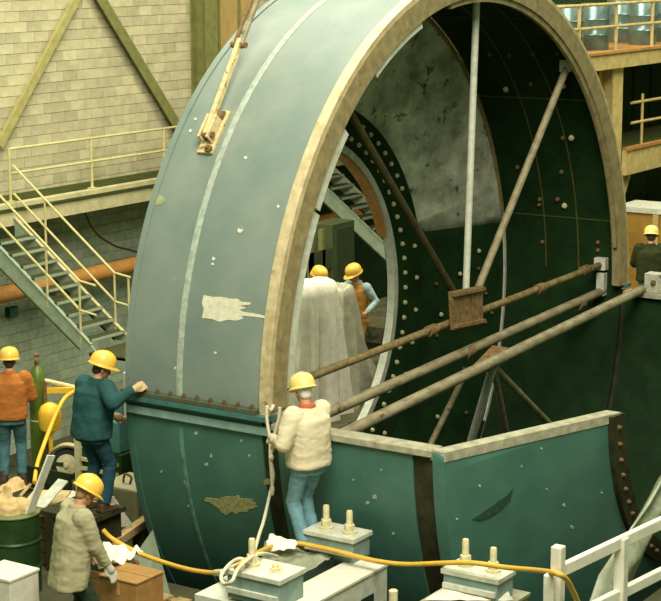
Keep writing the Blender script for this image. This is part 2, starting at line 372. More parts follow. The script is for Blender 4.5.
col = thing('steel_column', 'cream steel column under the high platform behind the mill rim', 'column', (cc.x, CY+.2, FLOOR))
MB().box((cc.x-.22, CY+.13, FLOOR), (cc.x+.22, CY+.17, zbot)).build('flange', ochre, col); MB().box((cc.x-.02, CY+.17, FLOOR), (cc.x+.02, CY+.42, zbot)).build('web', ochre, col)
MB().box((cc.x-.22, CY+.42, FLOOR), (cc.x+.22, CY+.46, zbot)).build('flange', ochre, col)
zl1 = on(648, 149, 'y', CY).z; zl0 = on(648, 173, 'y', CY).z
lp = thing('lower_platform', 'cream steel landing at the right edge fixed to the column', 'platform', (18, CY, FLOOR))
MB().box((cc.x+.23, CY+.02, zl0), (23.9, CY+.12, zl1)).build('fascia_beam', ochre, lp)
MB().box((cc.x+.23, CY+.12, zl1-.06), (23.9, CY+1.6, zl1)).build('deck', wdk, lp)
MB().box((cc.x+.23, CY-.02, zl1), (23.9, CY+.1, zl1+.06)).build('kerb', mat('rusty_kerb', srgb(170, 120, 58), .8, 0, .3, 6), lp)
a = on(636, 178, 'y', CY+.3); c = on(629, 212, 'y', CY+.3)
MB().bar((cc.x+.95, CY+.28, zl0), (cc.x+.24, CY+.28, zl0-1.0), .16, .08, (0, 1, 0)).build('knee_brace', ochre, lp)
lr = thing('guard_rail', 'cream guard rail of the lower landing at the right edge', 'railing', (18, CY+.06, zl1))
for py in (104, 124): MB().tube([on(633, py+1.5, 'y', CY+.3), on(661, py-2.5, 'y', CY+.3)+Vector((3, 0, 0))], .03, 8).build('rail', ochre, lr, 40)
for x in (cc.x+1.6, cc.x+4): MB().tube([(x, CY+.3, zl1), (x, CY+.3, zl1+1.05)], .03, 8).build('post', ochre, lr, 40)
p = on(645, 212, 'x', 13.0)
cr = thing('timber_crate', 'ochre plywood crate on the floor behind the man at the right', 'crate', (13.3, p.y, FLOOR))
MB().box((12.9, p.y-1.6, FLOOR), (13.8, p.y+.9, p.z-.05)).build('crate_body', mat('ochre_ply', srgb(150, 112, 40), .8, 0, .2, 4), cr)
for y in (p.y-1.3, p.y-.3, p.y+.7): MB().box((12.86, y-.06, FLOOR), (12.9, y+.06, p.z-.05)).build('batten', woodm, cr)
MB().box((12.85, p.y-1.6, p.z-.05), (13.85, p.y+.55, p.z+.05)).build('lid', pale, cr)
# cabinet seen through the opening
p = on(330, 262, 'y', 8.6)
cb = thing('switch_cabinet', 'grey green cabinet with posts in the dark seen through the mill opening', 'cabinet', (p.x, 8.6, FLOOR))
MB().box((p.x-.05, 8.5, FLOOR), (p.x+.75, 9.0, p.z+.75)).build('cabinet_body', mat('grey_green_panel', srgb(70, 80, 50), .6), cb, bevel=.01)
MB().box((p.x+.05, 8.47, FLOOR+.3), (p.x+.65, 8.5, p.z+.65)).build('cabinet_door', mat('grey_green_door', srgb(58, 68, 42), .6), cb)
for dx in (-.35, -.75): MB().box((p.x+dx-.05, 8.5, FLOOR), (p.x+dx+.05, 8.6, p.z+.7)).build('post', braced, cb)
MB().box((p.x-.8, 8.5, p.z-.1), (p.x-.05, 8.56, p.z+.3)).build('side_panel', mat('grey_green_panel2', srgb(66, 74, 48), .6), cb)

# ================================================================== the mill
NB = 72
bolt_s = hexbolt('bolt', .035, .06, bolt_m); bolt_pl = hexbolt('pale_bolt', .042, .05, bolt_p); bolt_d = hexbolt('rusty_bolt', .03, .05, rust); bolt_j = hexbolt('dark_bolt', .028, .05, mat('dark_rust', srgb(92, 74, 44), .8, 0, .3, 12, .05, .2))
up_ = thing('upper_shell_section', 'upper half ring of the huge blue-green mill shell, hanging from a sling', 'mill shell', (0, L/2, H))
MB().sweep([(4.44, .08), (4.5, .08), (4.5, L-.08), (4.44, L-.08)], 0, 180, NB*2).build('shell_plate', teal, up_, 30)
MB().sweep([(4.40, .10), (4.438, .10), (4.438, L-.02), (4.40, L-.02)], 0, 180, NB*2).build('rubber_lining', rub, up_, 30)
ef = MB().sweep([(4.30, .0), (4.525, .0), (4.525, .13), (4.30, .13)], 0, 180, NB*2).build('end_flange', rimm, up_, 30)
MB().sweep([(4.22, -.012), (4.47, -.012), (4.47, 0), (4.22, 0)], .5, 179.5, NB*2).build('flange_face', rimf, ef, 30)
MB().sweep([(4.22, .0), (4.30, .0), (4.30, .12), (4.22, .12)], 0, 180, NB*2).build('flange_lip', rimf, ef, 30)
MB().sweep([(4.44, L-.08), (4.515, L-.08), (4.515, L), (4.44, L)], 0, 180, NB*2).build('far_flange', teal, up_, 30)
for t0, t1, r0 in ((109.5, 125, 4.13), (136.5, 150, 4.07), (150.6, 177, 4.05)):
    MB().sweep([(r0, .02), (4.22, .02), (4.22, .07), (r0, .07)], t0, t1, 18).build('liner_strip', pale, up_, 30)
MB().sweep([(4.15, .02), (4.22, .02), (4.22, .07), (4.15, .07)], 8, 100, 50).build('liner_strip', rimf, up_, 30)
MB().sweep([(4.49, 1.165), (4.506, 1.165), (4.512, 1.205), (4.506, 1.245), (4.49, 1.245)], 0, 180, NB*2).build('weld_seam', seamw, up_, 60)
for y in (.72, 1.25):
    MB().sweep([(4.385, y), (4.402, y), (4.402, y+.02), (4.385, y+.02)], 2, 80, 60).build('lining_seam', seamd, up_)
for t in (12, 38, 62):
    MB().sweep([(4.388, .14), (4.402, .14), (4.402, L-.03), (4.388, L-.03)], t, t+.18, 1).build('lining_seam', seamd, up_)
for i in range(22):
    t = math.radians(random.choice((7, 15, 22, 30, 41, 50, 58, 66))+random.uniform(-1, 1)); y = random.uniform(.3, 1.85); d = Vector((-math.cos(t), 0, -math.sin(t)))
    inst('liner_bolt', bolt_d if i % 4 else bolt_pl, up_, Vector((0, y, H))-d*4.4, dirrot(d))
# horizontal joint, left and right
def joint(parent, s, y0, y1, z0, z1, r0, r1, nm, m):
    lo, hi = sorted((s*r0, s*r1)); return MB().box((lo, y0, z0), (hi, y1, z1)).build(nm, m, parent, bevel=.006)
for s in (-1, 1):
    joint(up_, s, .14, L, H+.0, H+.055, 4.41, 4.60, 'joint_flange', mat('scorched_flange', srgb(104, 92, 56), .7, .1, .4, 9, .05, .3, col2=srgb(80, 96, 80)))
    for k in range(10):
        inst('joint_bolt', bolt_j, up_, (s*4.56, .2+k*.18, H+.055))
def ragged(pts, parent, name, m, r=4.505):
    """paint patch lying on the shell: photo outline dropped onto the curved plate"""
    P = [on_shell(x, y, 4.5) for x, y in pts]; c = sum(P, Vector())/len(P)
    th = [math.atan2(p.z-H, p.x) % (2*PI) for p in P]; ys = [p.y for p in P]
    vs = []; n = len(pts)
    for rr in (4.499, r):
        for t, y in zip(th, ys): vs.append((rr*math.cos(t), y, H+rr*math.sin(t)))
    fs = [tuple(range(n))[::-1], tuple(range(n, 2*n))]+[(i, (i+1) % n, n+(i+1) % n, n+i) for i in range(n)]
    me = MB().add(vs, fs); o = me.build(name, m, parent)
    bm = bmesh.new(); bm.from_mesh(o.data); bmesh.ops.triangulate(bm, faces=bm.faces); bm.to_mesh(o.data); bm.free(); return o
patchm = mat('bare_primer', srgb(206, 200, 172), .8, 0, .15, 20, .03); patcht = mat('worn_tan_primer', srgb(150, 146, 96), .8, 0, .35, 24, .04)
ragged([(204, 294), (213, 296), (222, 296), (231, 298), (238, 298), (241, 301), (251, 302), (250, 304), (240, 305), (246, 307), (245, 308), (239, 309), (243, 311), (255, 313), (268, 316), (267, 318), (253, 316), (242, 315), (243, 318), (237, 320), (228, 319), (219, 321), (212, 318), (202, 317), (204, 308), (202, 302)], up_, 'primer_patch', patchm)
for k, (x, y, s) in enumerate(((241, 230, 2.5), (214, 258, 2), (213, 263, 1.3), (279, 206, 1.5), (247, 157, 1.5), (192, 130, 1.5), (197, 118, 1.2), (182, 340, 1.5), (215, 352, 1.4), (175, 367, 1.3))):
    ragged([(x+s*math.cos(a)*random.uniform(.6, 1.3), y+s*math.sin(a)*random.uniform(.6, 1.6)) for a in [i*PI/4 for i in range(8)]], up_, 'paint_chip', patchm)
ragged([(152, 196), (158, 193), (164, 195), (166, 199), (162, 203), (154, 204), (151, 200)], up_, 'olive_patch', mat('olive_primer', srgb(150, 156, 110), .8, 0, .2, 20, .03))
# lifting lug and sling
lugp = on_shell(216, 132, 4.5); tl = math.atan2(lugp.z-H, lugp.x); nrm = Vector((math.cos(tl), 0, math.sin(tl))); tan = Vector((math.sin(tl), 0, -math.cos(tl)))
lug = thing('lifting_bracket', 'rust streaked lifting bracket bolted on the upper shell', 'bracket', lugp)
cream = mat('rust_streaked_cream', srgb(206, 186, 136), .7, 0, .25, 14, .06, .3, spots=((.22, .11, .03), 11, .56))
MB().bar(lugp-tan*.28+nrm*.015, lugp+tan*.28+nrm*.015, .20, .04, nrm).build('base_plate', cream, lug, bevel=.006)
for s in (-1, 1): MB().bar(lugp-tan*.16+nrm*.10+Vector((0, s*.055, 0)), lugp+tan*.14+nrm*.10+Vector((0, s*.055, 0)), .03, .15, nrm).build('cheek_plate', cream, lug, bevel=.006)
MB().tube([lugp-tan*.1+nrm*.12+Vector((0, -.1, 0)), lugp-tan*.1+nrm*.12+Vector((0, .1, 0))], .035, 12).build('pin', rust, lug, 40)
MB().tube([lugp+tan*.2+nrm*.06+Vector((0, -.07, 0)), lugp+tan*.2+nrm*.06+Vector((0, .07, 0))], .05, 12).build('roller', rust, lug, 40)
inst('nut', bolt_d, lug, lugp-tan*.24+nrm*.035+Vector((0, -.06, 0)), dirrot(nrm), (1.4,)*3)
s0 = lugp-tan*.1+nrm*.12; s1 = on(262, -12, 'y', lugp.y+.1); dv = (s1-s0).normalized(); s1 = s1+dv*1.2
sl = thing('lifting_sling', 'long dirty cream lifting bar rising from the bracket to the crane', 'lifting bar', s0)
MB().bar(s0, s0+dv*1.25, .075, .055, (0, 1, 0)).build('link_plate', cream, sl, bevel=.005)
MB().tube([s0+dv*1.15+Vector((0, -.03, 0)), s0+dv*2.2+Vector((0, -.03, 0))], .03, 10).build('rod', pipe_g, sl, 40)
MB().tube([s0+dv*1.15+Vector((0, .06, 0)), s0+dv*2.2+Vector((0, .06, 0))], .026, 10).build('rod', rust, sl, 40)
MB().bar(s0+dv*2.1, s1, .07, .05, (0, 1, 0)).build('link_plate', cream, sl, bevel=.005)
for q_ in (1.18, 2.13): MB().tube([s0+dv*q_+Vector((0, -.1, 0)), s0+dv*q_+Vector((0, .1, 0))], .035, 10).build('pin', rust, sl, 40)

# lower sections
jm = mat('dark_joint_steel', (.020, .026, .010), .7, .1, .5, 6, .05, .3, col2=(.05, .045, .015))
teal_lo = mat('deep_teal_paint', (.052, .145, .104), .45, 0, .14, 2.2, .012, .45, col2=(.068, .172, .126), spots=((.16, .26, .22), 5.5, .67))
lo1 = thing('lower_shell_section', 'lower half ring of the mill shell under the hanging upper ring', 'mill shell', (0, L/2, H-4.5))
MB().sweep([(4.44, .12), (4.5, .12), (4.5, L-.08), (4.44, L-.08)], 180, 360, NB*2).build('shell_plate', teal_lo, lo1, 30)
MB().sweep([(4.40, .06), (4.438, .06), (4.438, L-.02), (4.40, L-.02)], 180, 360, NB*2).build('rubber_lining', rub, lo1, 30)
MB().sweep([(4.442, -.08), (4.48, -.08), (4.48, .12), (4.442, .12)], 181.2, 358.8, NB*2).build('end_flange', jm, lo1, 30)
MB().sweep([(4.44, L-.08), (4.515, L-.08), (4.515, L), (4.44, L)], 180, 360, NB*2).build('far_flange', teal_lo, lo1, 30)
MB().sweep([(4.49, 1.18), (4.506, 1.18), (4.51, 1.205), (4.506, 1.23), (4.49, 1.23)], 184, 250, NB).build('weld_seam', mat('dull_weld_paint', srgb(88, 126, 108), .6, 0, .45, 7, .05), lo1, 60)
for s in (-1, 1):
    joint(lo1, s, -.02, L, H-.06, H-.0, 4.41, 4.60, 'joint_flange', teal_dk)
    joint(lo1, s, .02, L-.02, H-.22, H-.13, 4.46, 4.54, 'stiffener', mat('pale_teal_edge', (.22, .34, .29), .45, 0, .2, 6, .02))
rg = random.Random(11)
ragged([(228+27*math.cos(a)*rg.uniform(.78, 1.1), 504+(9.5 if math.cos(a) > -.5 else 5)*math.sin(a)*rg.uniform(.65, 1.15)-(5*max(-math.cos(a), 0))) for a in [2*PI*q/30 for q in range(30)]]+[], lo1, 'primer_patch', patcht)
ragged([(262, 480), (266, 478), (270, 480), (268, 484), (263, 484)], lo1, 'primer_patch', patcht)
for k, (x, y, s) in enumerate(((195, 432, 1.6), (210, 455, 1.5), (205, 463, 1.7), (160, 470, 1.2), (184, 480, 1.8), (187, 505, 1.4), (240, 440, 1.1), (248, 455, 1))):
    ragged([(x+s*math.cos(a)*random.uniform(.6, 1.3), y+s*math.sin(a)*random.uniform(.6, 1.8)) for a in [i*PI/4 for i in range(8)]], lo1, 'paint_chip', seamw)
Y2 = -2.08
TD = .10   # the front ring is cut a little below the joint
tcut = math.degrees(math.asin(TD/4.5))
lo2 = thing('lower_shell_section', 'front lower half ring of the mill shell nearest the camera with pale cut edge', 'mill shell', (0, -1, H-4.5))
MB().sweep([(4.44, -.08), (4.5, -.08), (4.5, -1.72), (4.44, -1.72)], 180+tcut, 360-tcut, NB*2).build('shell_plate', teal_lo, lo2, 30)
MB().sweep([(4.40, -.02), (4.438, -.02), (4.438, -1.95), (4.40, -1.95)], 180+tcut, 360-tcut, NB*2).build('rubber_lining', rub, lo2, 30)
MB().sweep([(4.42, -1.72), (4.48, -1.72), (4.48, -1.95), (4.42, -1.95)], 180+tcut, 360-tcut, NB*2).build('end_flange', jm, lo2, 30)
for s in (-1, 1):
    joint(lo2, s, -1.95, -.02, H-TD-.05, H-TD+.02, 4.30, 4.535, 'joint_flange', mat('pale_cut_edge', srgb(156, 152, 126), .8, 0, .3, 9, .06, .2))
for k, (x, y, s) in enumerate(((373, 497, 2.6), (366, 503, 1.8), (391, 534, 1.5), (352, 480, 1.2), (380, 470, 1))):
    ragged([(x+s*math.cos(a)*random.uniform(.6, 1.3), y+s*math.sin(a)*random.uniform(.6, 1.5)) for a in [i*PI/4 for i in range(8)]], lo2, 'paint_chip', seamw)
# front head: lower half cone
def level(o, parent):
    bm = bmesh.new(); bm.from_mesh(o.data)
    bmesh.ops.bisect_plane(bm, geom=bm.verts[:]+bm.edges[:]+bm.faces[:], plane_co=Vector((0, 0, H-TD-.002))-ORG[parent.name], plane_no=(0, 0, 1), clear_outer=True)
    bmesh.ops.holes_fill(bm, edges=[e for e in bm.edges if e.is_boundary], sides=0); bm.to_mesh(o.data); bm.free()
hd = thing('lower_end_head', 'lower half of the conical front head of the mill with a round opening', 'mill head', (0, -2.4, H-4.5))
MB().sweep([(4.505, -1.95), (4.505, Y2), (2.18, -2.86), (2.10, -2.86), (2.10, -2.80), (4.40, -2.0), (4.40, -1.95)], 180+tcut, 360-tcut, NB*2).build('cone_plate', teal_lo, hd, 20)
level(hd.children[-1], hd)
MB().sweep([(4.40, -1.95), (4.40, -1.975), (2.2, -2.74), (2.2, -2.70)], 180+tcut, 360-tcut, NB*2).build('rubber_lining', rub, hd, 20)
level(hd.children[-1], hd)
MB().sweep([(2.08, -2.92), (2.30, -2.88), (2.30, -2.80), (2.08, -2.70)], 180+tcut*2, 360-tcut*2, NB*2).build('opening_ring', jm, hd, 20)
for k in range(34):
    t = math.radians(186+k*5); inst('ring_bolt', bolt_d, hd, (2.2*math.cos(t), -2.895, H+2.2*math.sin(t)), dirrot((0, -1, 0)), (.8,)*3)
zc = H-TD
for s in (-1, 1):   # pale flange along the cut
    A0 = Vector((s*4.50, Y2+.02, zc)); A1 = Vector((s*2.12, -2.86, zc)); dn = Vector((0, 1, 0))
    m = MB(); th = .085
    vs = [A0+Vector((0, -.03, -th)), A1+Vector((0, -.03, -th)), A1+Vector((0, .14, -th)), A0+Vector((0, .14, -th))]; vs += [v+Vector((0, 0, th+.02)) for v in vs]
    m.add(vs, [(0,1,2,3),(4,5,6,7),(0,1,5,4),(1,2,6,5),(2,3,7,6),(3,0,4,7)]); m.build('joint_flange', MATS['pale_cut_edge'], hd, bevel=.006)
# a dark crescent on the cone plate
def on_cone(px, py):
    d = ray(px, py); t = .3
    # march to the front cone  r = 4.5 - (Y2-y)*k
    k = (4.505-2.18)/(2.86+Y2); lo = None
    o = CAM; prev = None
    for i in range(4000):
        tt = (12+i*.004)/F; p = o+d*tt
        if p.y < Y2+.2 and math.hypot(p.x, p.z-H) < 4.505+(p.y-Y2)*k and p.y > -2.9: return p
    return o+d*(20/F)
cpts = [(470, 520), (478, 521), (488, 518), (499, 510), (508, 501), (511, 489), (505, 496), (495, 503), (484, 511), (474, 517)]
P = [on_cone(*c) for c in cpts]; nc = Vector((-.30, -.95, -.1)).normalized()
m = MB(); n = len(P); m.add([p+nc*.001 for p in P]+[p+nc*.012 for p in P], [tuple(range(n))[::-1], tuple(range(n, 2*n))]+[(i, (i+1) % n, n+(i+1) % n, n+i) for i in range(n)])
o = m.build('dark_crescent', mat('dark_green_mark', (.02, .06, .035), .6, 0, .3, 20, .03), hd)
for x, y, s in ((478, 487, 1.3), (562, 507, 1.8), (545, 491, 1), (570, 529, 2), (520, 468, 1), (540, 450, .9), (600, 495, 1), (455, 520, 1.1)):
    q = [on_cone(x+s*math.cos(i*PI/3)*random.uniform(.7, 1.2), y+s*math.sin(i*PI/3)*random.uniform(.7, 1.3)) for i in range(6)]
    MB().add([p+nc*.001 for p in q]+[p+nc*.008 for p in q], [tuple(range(6))[::-1], tuple(range(6, 12))]+[(i, (i+1) % 6, 6+(i+1) % 6, 6+i) for i in range(6)]).build('paint_chip', seamw, hd)
# far head: cone split at a level line, upper plates mottled grey, lower plates black
def cone_half(name, m, parent, above, prof, zcut=2.12):
    o = MB().sweep(prof, 0, 360, NB*2).build(name, m, parent, 20); og = ORG[parent.name]
    bm = bmesh.new(); bm.from_mesh(o.data)
    g = bm.verts[:]+bm.edges[:]+bm.faces[:]
    r_ = bmesh.ops.bisect_plane(bm, geom=g, plane_co=Vector((0, 0, zcut))-og, plane_no=(0, 0, 1), clear_inner=above, clear_outer=not above)
    bmesh.ops.holes_fill(bm, edges=[e for e in bm.edges if e.is_boundary], sides=0)
    bm.to_mesh(o.data); bm.free(); return o
cp = [(4.39, L-.01), (4.39, L+.05), (2.35, 2.78), (2.35, 2.72)]
fh = thing('far_head_upper_plates', 'mottled grey upper plates of the far conical head inside the mill', 'mill head', (0, 2.3, 4))
cone_half('cone_plate', headg, fh, True, cp)
MB().sweep([(4.33, L-.03), (4.388, L-.03), (4.388, L+.0), (4.33, L+.0)], 12, 168, 80).build('edge_bead', rimf, fh, 30)
fl = thing('far_head_lower_plates', 'black lower plates of the far conical head inside the mill', 'mill head', (0, 2.3, -2))
cone_half('cone_plate', rub, fl, False, cp)
MB().sweep([(4.34, L-.03), (4.388, L-.03), (4.388, L+.0), (4.34, L+.0)], -30, 11, 40).build('edge_bead', pale, fl, 30)
MB().bar((-4.2, L+.03, 2.10), (4.2, L+.03, 2.10), .03, .03).build('cross_seam', seamd, fl) if False else None
for i in range(26):
    t = math.radians(random.uniform(270, 372)); rr = random.uniform(2.9, 4.2); y = L+.05+(4.39-rr)*(.73/2.04)-.075
    inst('liner_bolt', bolt_d if i % 3 else bolt_pl, fl, (rr*math.cos(t), y, H+rr*math.sin(t)), dirrot((0, -1, 0)), (.8,)*3)
tr = thing('trunnion_ring', 'pale bolted ring around the far round opening of the mill', 'ring', (0, 2.75, H-2.4))
MB().sweep([(2.30, 2.62), (2.40, 2.62), (2.40, 2.74), (2.30, 2.74)], 0, 360, NB*2).build('ring_lip', pale, tr, 30)
MB().sweep([(2.26, 2.66), (2.298, 2.66), (2.298, 2.80), (2.26, 2.80)], 20, 100, 40).build('orange_liner', orange_pipe, tr, 30)  # orange strip on part of the upper arc only
MB().sweep([(2.40, 2.60), (2.85, 2.48), (2.85, 2.58), (2.40, 2.72)], 0, 360, NB*2).build('bolting_flange', rub, tr, 30)
for k in range(72):
    t = math.radians(k*5); inst('ring_bolt', bolt_pl, tr, (2.50*math.cos(t), 2.572, H+2.50*math.sin(t)), dirrot((0, -1, 0)), (.85,)*3)
    t = math.radians(k*5+2.5)
    if k % 2 == 0 or 25 < k*5 < 110: inst('ring_bolt', bolt_pl, tr, (2.72*math.cos(t), 2.512, H+2.72*math.sin(t)), dirrot((0, -1, 0)), (.8,)*3)
# cradles in the pit
for y, lab in ((-1.0, 'concrete cradle under the front shell ring in the pit'), (1.0, 'concrete cradle under the rear shell ring in the pit')):
    m = MB(); vs = []; n = 12
    for yy in (y-.3, y+.3):
        for k in range(n+1):
            t = math.radians(250+40*k/n); vs.append((4.52*math.cos(t), yy, H+4.52*math.sin(t)))
        vs += [(2.0, yy, -4.3), (-2.0, yy, -4.3)]
    c_ = n+3; m.add(vs, [tuple(range(c_))[::-1], tuple(range(c_, 2*c_))]+[(i, (i+1) % c_, c_+(i+1) % c_, c_+i) for i in range(c_)])
    tag(m.build('cradle', conc), lab, 'cradle')

# ---- bracing inside
SY = .36
sp = thing('bracing_spider', 'rusty square hub plate with struts and a long pole bracing the upper ring', 'brace', on(465, 305, 'y', SY))
hubc = [on(450, 293, 'y', SY-.12), on(481, 287, 'y', SY-.12), on(481, 325, 'y', SY-.12), on(452, 331, 'y', SY-.12)]
hub = MB().add([v+Vector((0, -.03, 0)) for v in hubc]+[v+Vector((0, .03, 0)) for v in hubc], [(0,1,2,3),(7,6,5,4),(0,4,5,1),(1,5,6,2),(2,6,7,3),(3,7,4,0)]).build('hub_plate', rust, sp, bevel=.005)
MB().bar(hubc[0]+Vector((0, -.05, -.03)), hubc[1]+Vector((0, -.05, -.03)), .05, .04).build('rib', rust, hub); MB().bar(hubc[3]+Vector((0, -.05, .05)), hubc[2]+Vector((0, -.05, .05)), .05, .04).build('rib', rust, hub)
def strut(parent, a, c, r, m, name='strut'): return MB().tube([a, c], r, 12).build(name, m, parent, 40)
vtop = on(480, -28, 'y', SY)
strut(sp, on(466, 292, 'y', SY), Vector((vtop.x, SY, H+math.sqrt(4.4**2-vtop.x**2))), .045, pale)
ur = on_shell(570, 66, 4.4, True); strut(sp, on(478, 290, 'y', SY), Vector((ur.x, ur.y, ur.z)), .05, pipe_g)
MB().box((ur.x-.09, ur.y-.09, ur.z-.1), (ur.x+.06, ur.y+.09, ur.z+.06)).build('end_pad', pale, sp, bevel=.01)
MB().bar(ur+Vector((-.02, .05, .02)), on(548, 58, 'y', .75)+Vector((.1, 0, 0)), .10, .03, (0, 1, 0)).build('gusset', seamd, sp)
ul = on(354, 118, 'y', SY); dl = ul-on(455, 296, 'y', SY); strut(sp, on(455, 296, 'y', SY), ul+dl.normalized()*.15, .05, mat('dark_strut', srgb(62, 56, 28), .8, 0, .35, 10, .05, .2))  # upper left strut is coloured darker than the others
a = on(318, 368, 'y', SY); c = on_shell(603, 266, 4.4, True); c0 = on(400, 342.6, 'y', c.y); dA = (c-c0).normalized()
aL = c-dA*((c.x+4.28)/dA.x); strut(sp, aL, c, .048, mat('brown_pole', srgb(128, 106, 62), .75, .1, .4, 12, .06, .3, col2=srgb(150, 130, 88), spots=((.04, .03, .01), 9, .58)), 'pole')
MB().box((c.x-.12, c.y-.09, c.z-.08), (c.x+.03, c.y+.09, c.z+.10)).build('end_pad', pale, sp, bevel=.01)
for px, py in ((540, 290), (431, 331), (585, 272)):
    q_ = on(px, py, 'y', c.y); MB().tube([q_-dA*.09, q_+dA*.09], .068, 12).build('coupling', rust, sp, 40)
# two lower poles and their struts
pb = thing('brace_pole', 'middle long brace pole crossing the mill between the rims', 'pole', on(460, 360, 'y', SY))
c = on_shell(603, 293, 4.4, True); c0 = on(400, 381, 'y', c.y); dB = (c-c0).normalized(); aB = c-dB*((c.x+4.2)/dB.x)
strut(pb, aB, c, .065, pipe_g, 'pole'); MB().box((c.x-.12, c.y-.06, c.z-.06), (c.x+.02, c.y+.06, c.z+.28)).build('end_plate', pale, pb, bevel=.01)
for px in (580, 468): q_ = on(px, 381-.418*(px-400), 'y', c.y); MB().tube([q_-dB*.08, q_+dB*.08], .078, 12).build('coupling', rust, pb, 40)
pc = thing('brace_pole', 'front long brace pole resting on the pale cut edge with fanned struts below', 'pole', on(500, 365, 'y', -.3))
c = Vector((4.34, -.3, H-TD+.06)); c0 = on(400, 406.7, 'y', -.3); dC = (c-c0).normalized(); aC = c-dC*((c.x+4.36)/dC.x)
strut(pc, aC, c, .07, pipe_g, 'pole')
hub2 = on(500, 362, 'y', -.3); MB().bar(hub2+Vector((-.28, .12, -.06)), hub2+Vector((.22, .12, .10)), .22, .06).build('hub_plate', rust, pc)
for px, py, yy, rr, mm in ((470, 442, .5, .055, pale), (505, 432, .3, .045, pipe_g), (545, 422, .1, .045, pipe_g), (428, 448, 1.0, .04, pipe_g)):
    e = on(px, py, 'y', yy); st = hub2+Vector((0, .10, -.08)); st = st if px != 428 else on(462, 380, 'y', .9)
    e = e+(e-st).normalized()*1.2
    strut(pc, st, e, rr, mm)
p = on(648, 301, 'x', 4.42)
bk = thing('pole_end_block', 'mottled pale block at the right end of the front brace pole', 'block', (4.4, -.42, H-TD+.02))
MB().box((4.36, -.62, H-TD+.02), (4.56, -.32, H-TD+.30)).build('block_body', mat('mottled_pale', srgb(180, 176, 150), .7, 0, .3, 14, .05, col2=srgb(210, 206, 184), spots=((.02, .04, .015), 8, .56)), bk, bevel=.01)
inst('nut', bolt_d, bk, (4.36, -.47, H-TD+.18), dirrot((-1, 0, 0)), (1.3,)*3)

# ================================================================== foreground steelwork
fr = thing('steel_base_frame', 'grey steel base frame with cover plates beside the mill shell', 'base frame', (-5.5, -.9, FLOOR))
MB().box((-6.4, -1.52, FLOOR), (-4.78, -.5, -.12)).build('plinth', conc, fr)
MB().box((-6.44, -.95, -.12), (-4.76, -.46, .085)).build('beam', pale, fr); MB().box((-6.0, -.97, .085), (-4.76, -.44, .105)).build('cover_plate', pale, fr)
MB().box((-6.44, -1.60, .085), (-4.76, -1.20, .11)).build('cover_plate', white_p, fr)
MB().box((-6.44, -1.585, -.45), (-4.76, -1.56, .085)).build('side_plate', pale, fr); MB().box((-4.79, -1.56, -.45), (-4.77, -1.2, .085)).build('end_plate', pale, fr)
MB().box((-6.44, -1.22, -.12), (-4.8, -1.20, .085)).build('web', teal_dk, fr); MB().box((-6.44, -1.20, -.12), (-4.8, -.95, -.10)).build('channel_bottom', teal_dk, fr)
for x in (-5.75, -5.25): MB().box((x, -1.6, -.40), (x+.22, -1.586, -.12)).build('side_window', blkm, fr)
stud = MB(); stud.lathe((0, 0, 0), [(.075, 0), (.075, .02)], 14); stud.lathe((0, 0, .02), [(.055, 0), (.055, .055), (.05, .06)], 6); stud.lathe((0, 0, .08), [(.034, 0), (.034, .10), (.028, .115)], 12)
studm = stud.mesh('anchor_stud', smooth=40); studm.materials.append(bolt_p)
def pad(label, x0, x1, y0, y1, z0, z1, studs, group='bolted bearing pads'):
    t = thing('bearing_pad', label, 'bearing pad', ((x0+x1)/2, (y0+y1)/2, z0), group)
    MB().box((x0+.02, y0+.02, z0), (x1-.02, y1-.02, z1-.05)).build('pad_body', bluegrey, t, bevel=.008)
    MB().box((x0, y0, z1-.05), (x1, y1, z1)).build('top_plate', pale, t, bevel=.006)
    MB().box((x0-.015, y0+.03, z0+.07), (x0+.02, y1-.03, z0+.12)).build('front_rib', pale, t)
    for x, y, s in studs: inst('anchor_stud', studm, t, (x, y, z1), None, (1, 1, s))
    return t
pad('blue-grey bearing pad with two bolts close beside the man in the pale jacket', -4.98, -4.62, -1.33, -.72, .11, .37, ((-4.82, -.90, 1.25), (-4.82, -1.18, 1.2)))
pad('blue-grey bearing pad at the bottom edge with the hose looped round its bolt', -6.42, -5.98, -1.44, -.80, .11, .40, ((-6.2, -.97, 1.35), (-6.2, -1.24, .35)))
p3 = thing('pedestal', 'dark concrete pedestal below the mill head carrying a bolted pad', 'pedestal', (-5.1, -2.75, FLOOR))
MB().box((-5.5, -3.15, FLOOR), (-4.75, -2.42, .08)).build('pedestal_body', conc, p3); MB().box((-5.52, -3.17, .08), (-4.73, -2.40, .11)).build('cap_plate', conc, p3)
pad('blue-grey bearing pad with two tall bolts in front of the mill head', -5.22, -4.86, -3.08, -2.46, .11, .36, ((-5.02, -2.62, 1.35), (-5.02, -2.92, 1.2)))
# crumpled sheet over the frame plates
def sheet(name, label, cat, corners, nx, ny, amp, m, seed, lift=.012, thick=.006):
    rr = random.Random(seed); A, B_, C_, D_ = [Vector(c) for c in corners]; vs = []; fs = []
    ph = [rr.uniform(0, 6.3) for _ in range(6)]
    for j in range(ny+1):
        for i in range(nx+1):
            u, v = i/nx, j/ny; p = (A*(1-u)+B_*u)*(1-v)+(D_*(1-u)+C_*u)*v
            h = abs(math.sin(u*9+ph[0]+v*3)*math.sin(v*7+ph[1]-u*4))*.6+abs(math.sin(u*17+v*13+ph[2]))*.3+rr.uniform(0, .25)
            vs.append(p+Vector((rr.uniform(-.01, .01), rr.uniform(-.01, .01), lift+amp*h)))
    w = nx+1
    for j in range(ny):
        for i in range(nx): fs.append((j*w+i, j*w+i+1, (j+1)*w+i+1, (j+1)*w+i))
    o = MB().add(vs, fs).build(name, m, None, 60); md = o.modifiers.new('solid', 'SOLIDIFY'); md.thickness = thick; md.offset = 1
    return tag(o, label, cat)
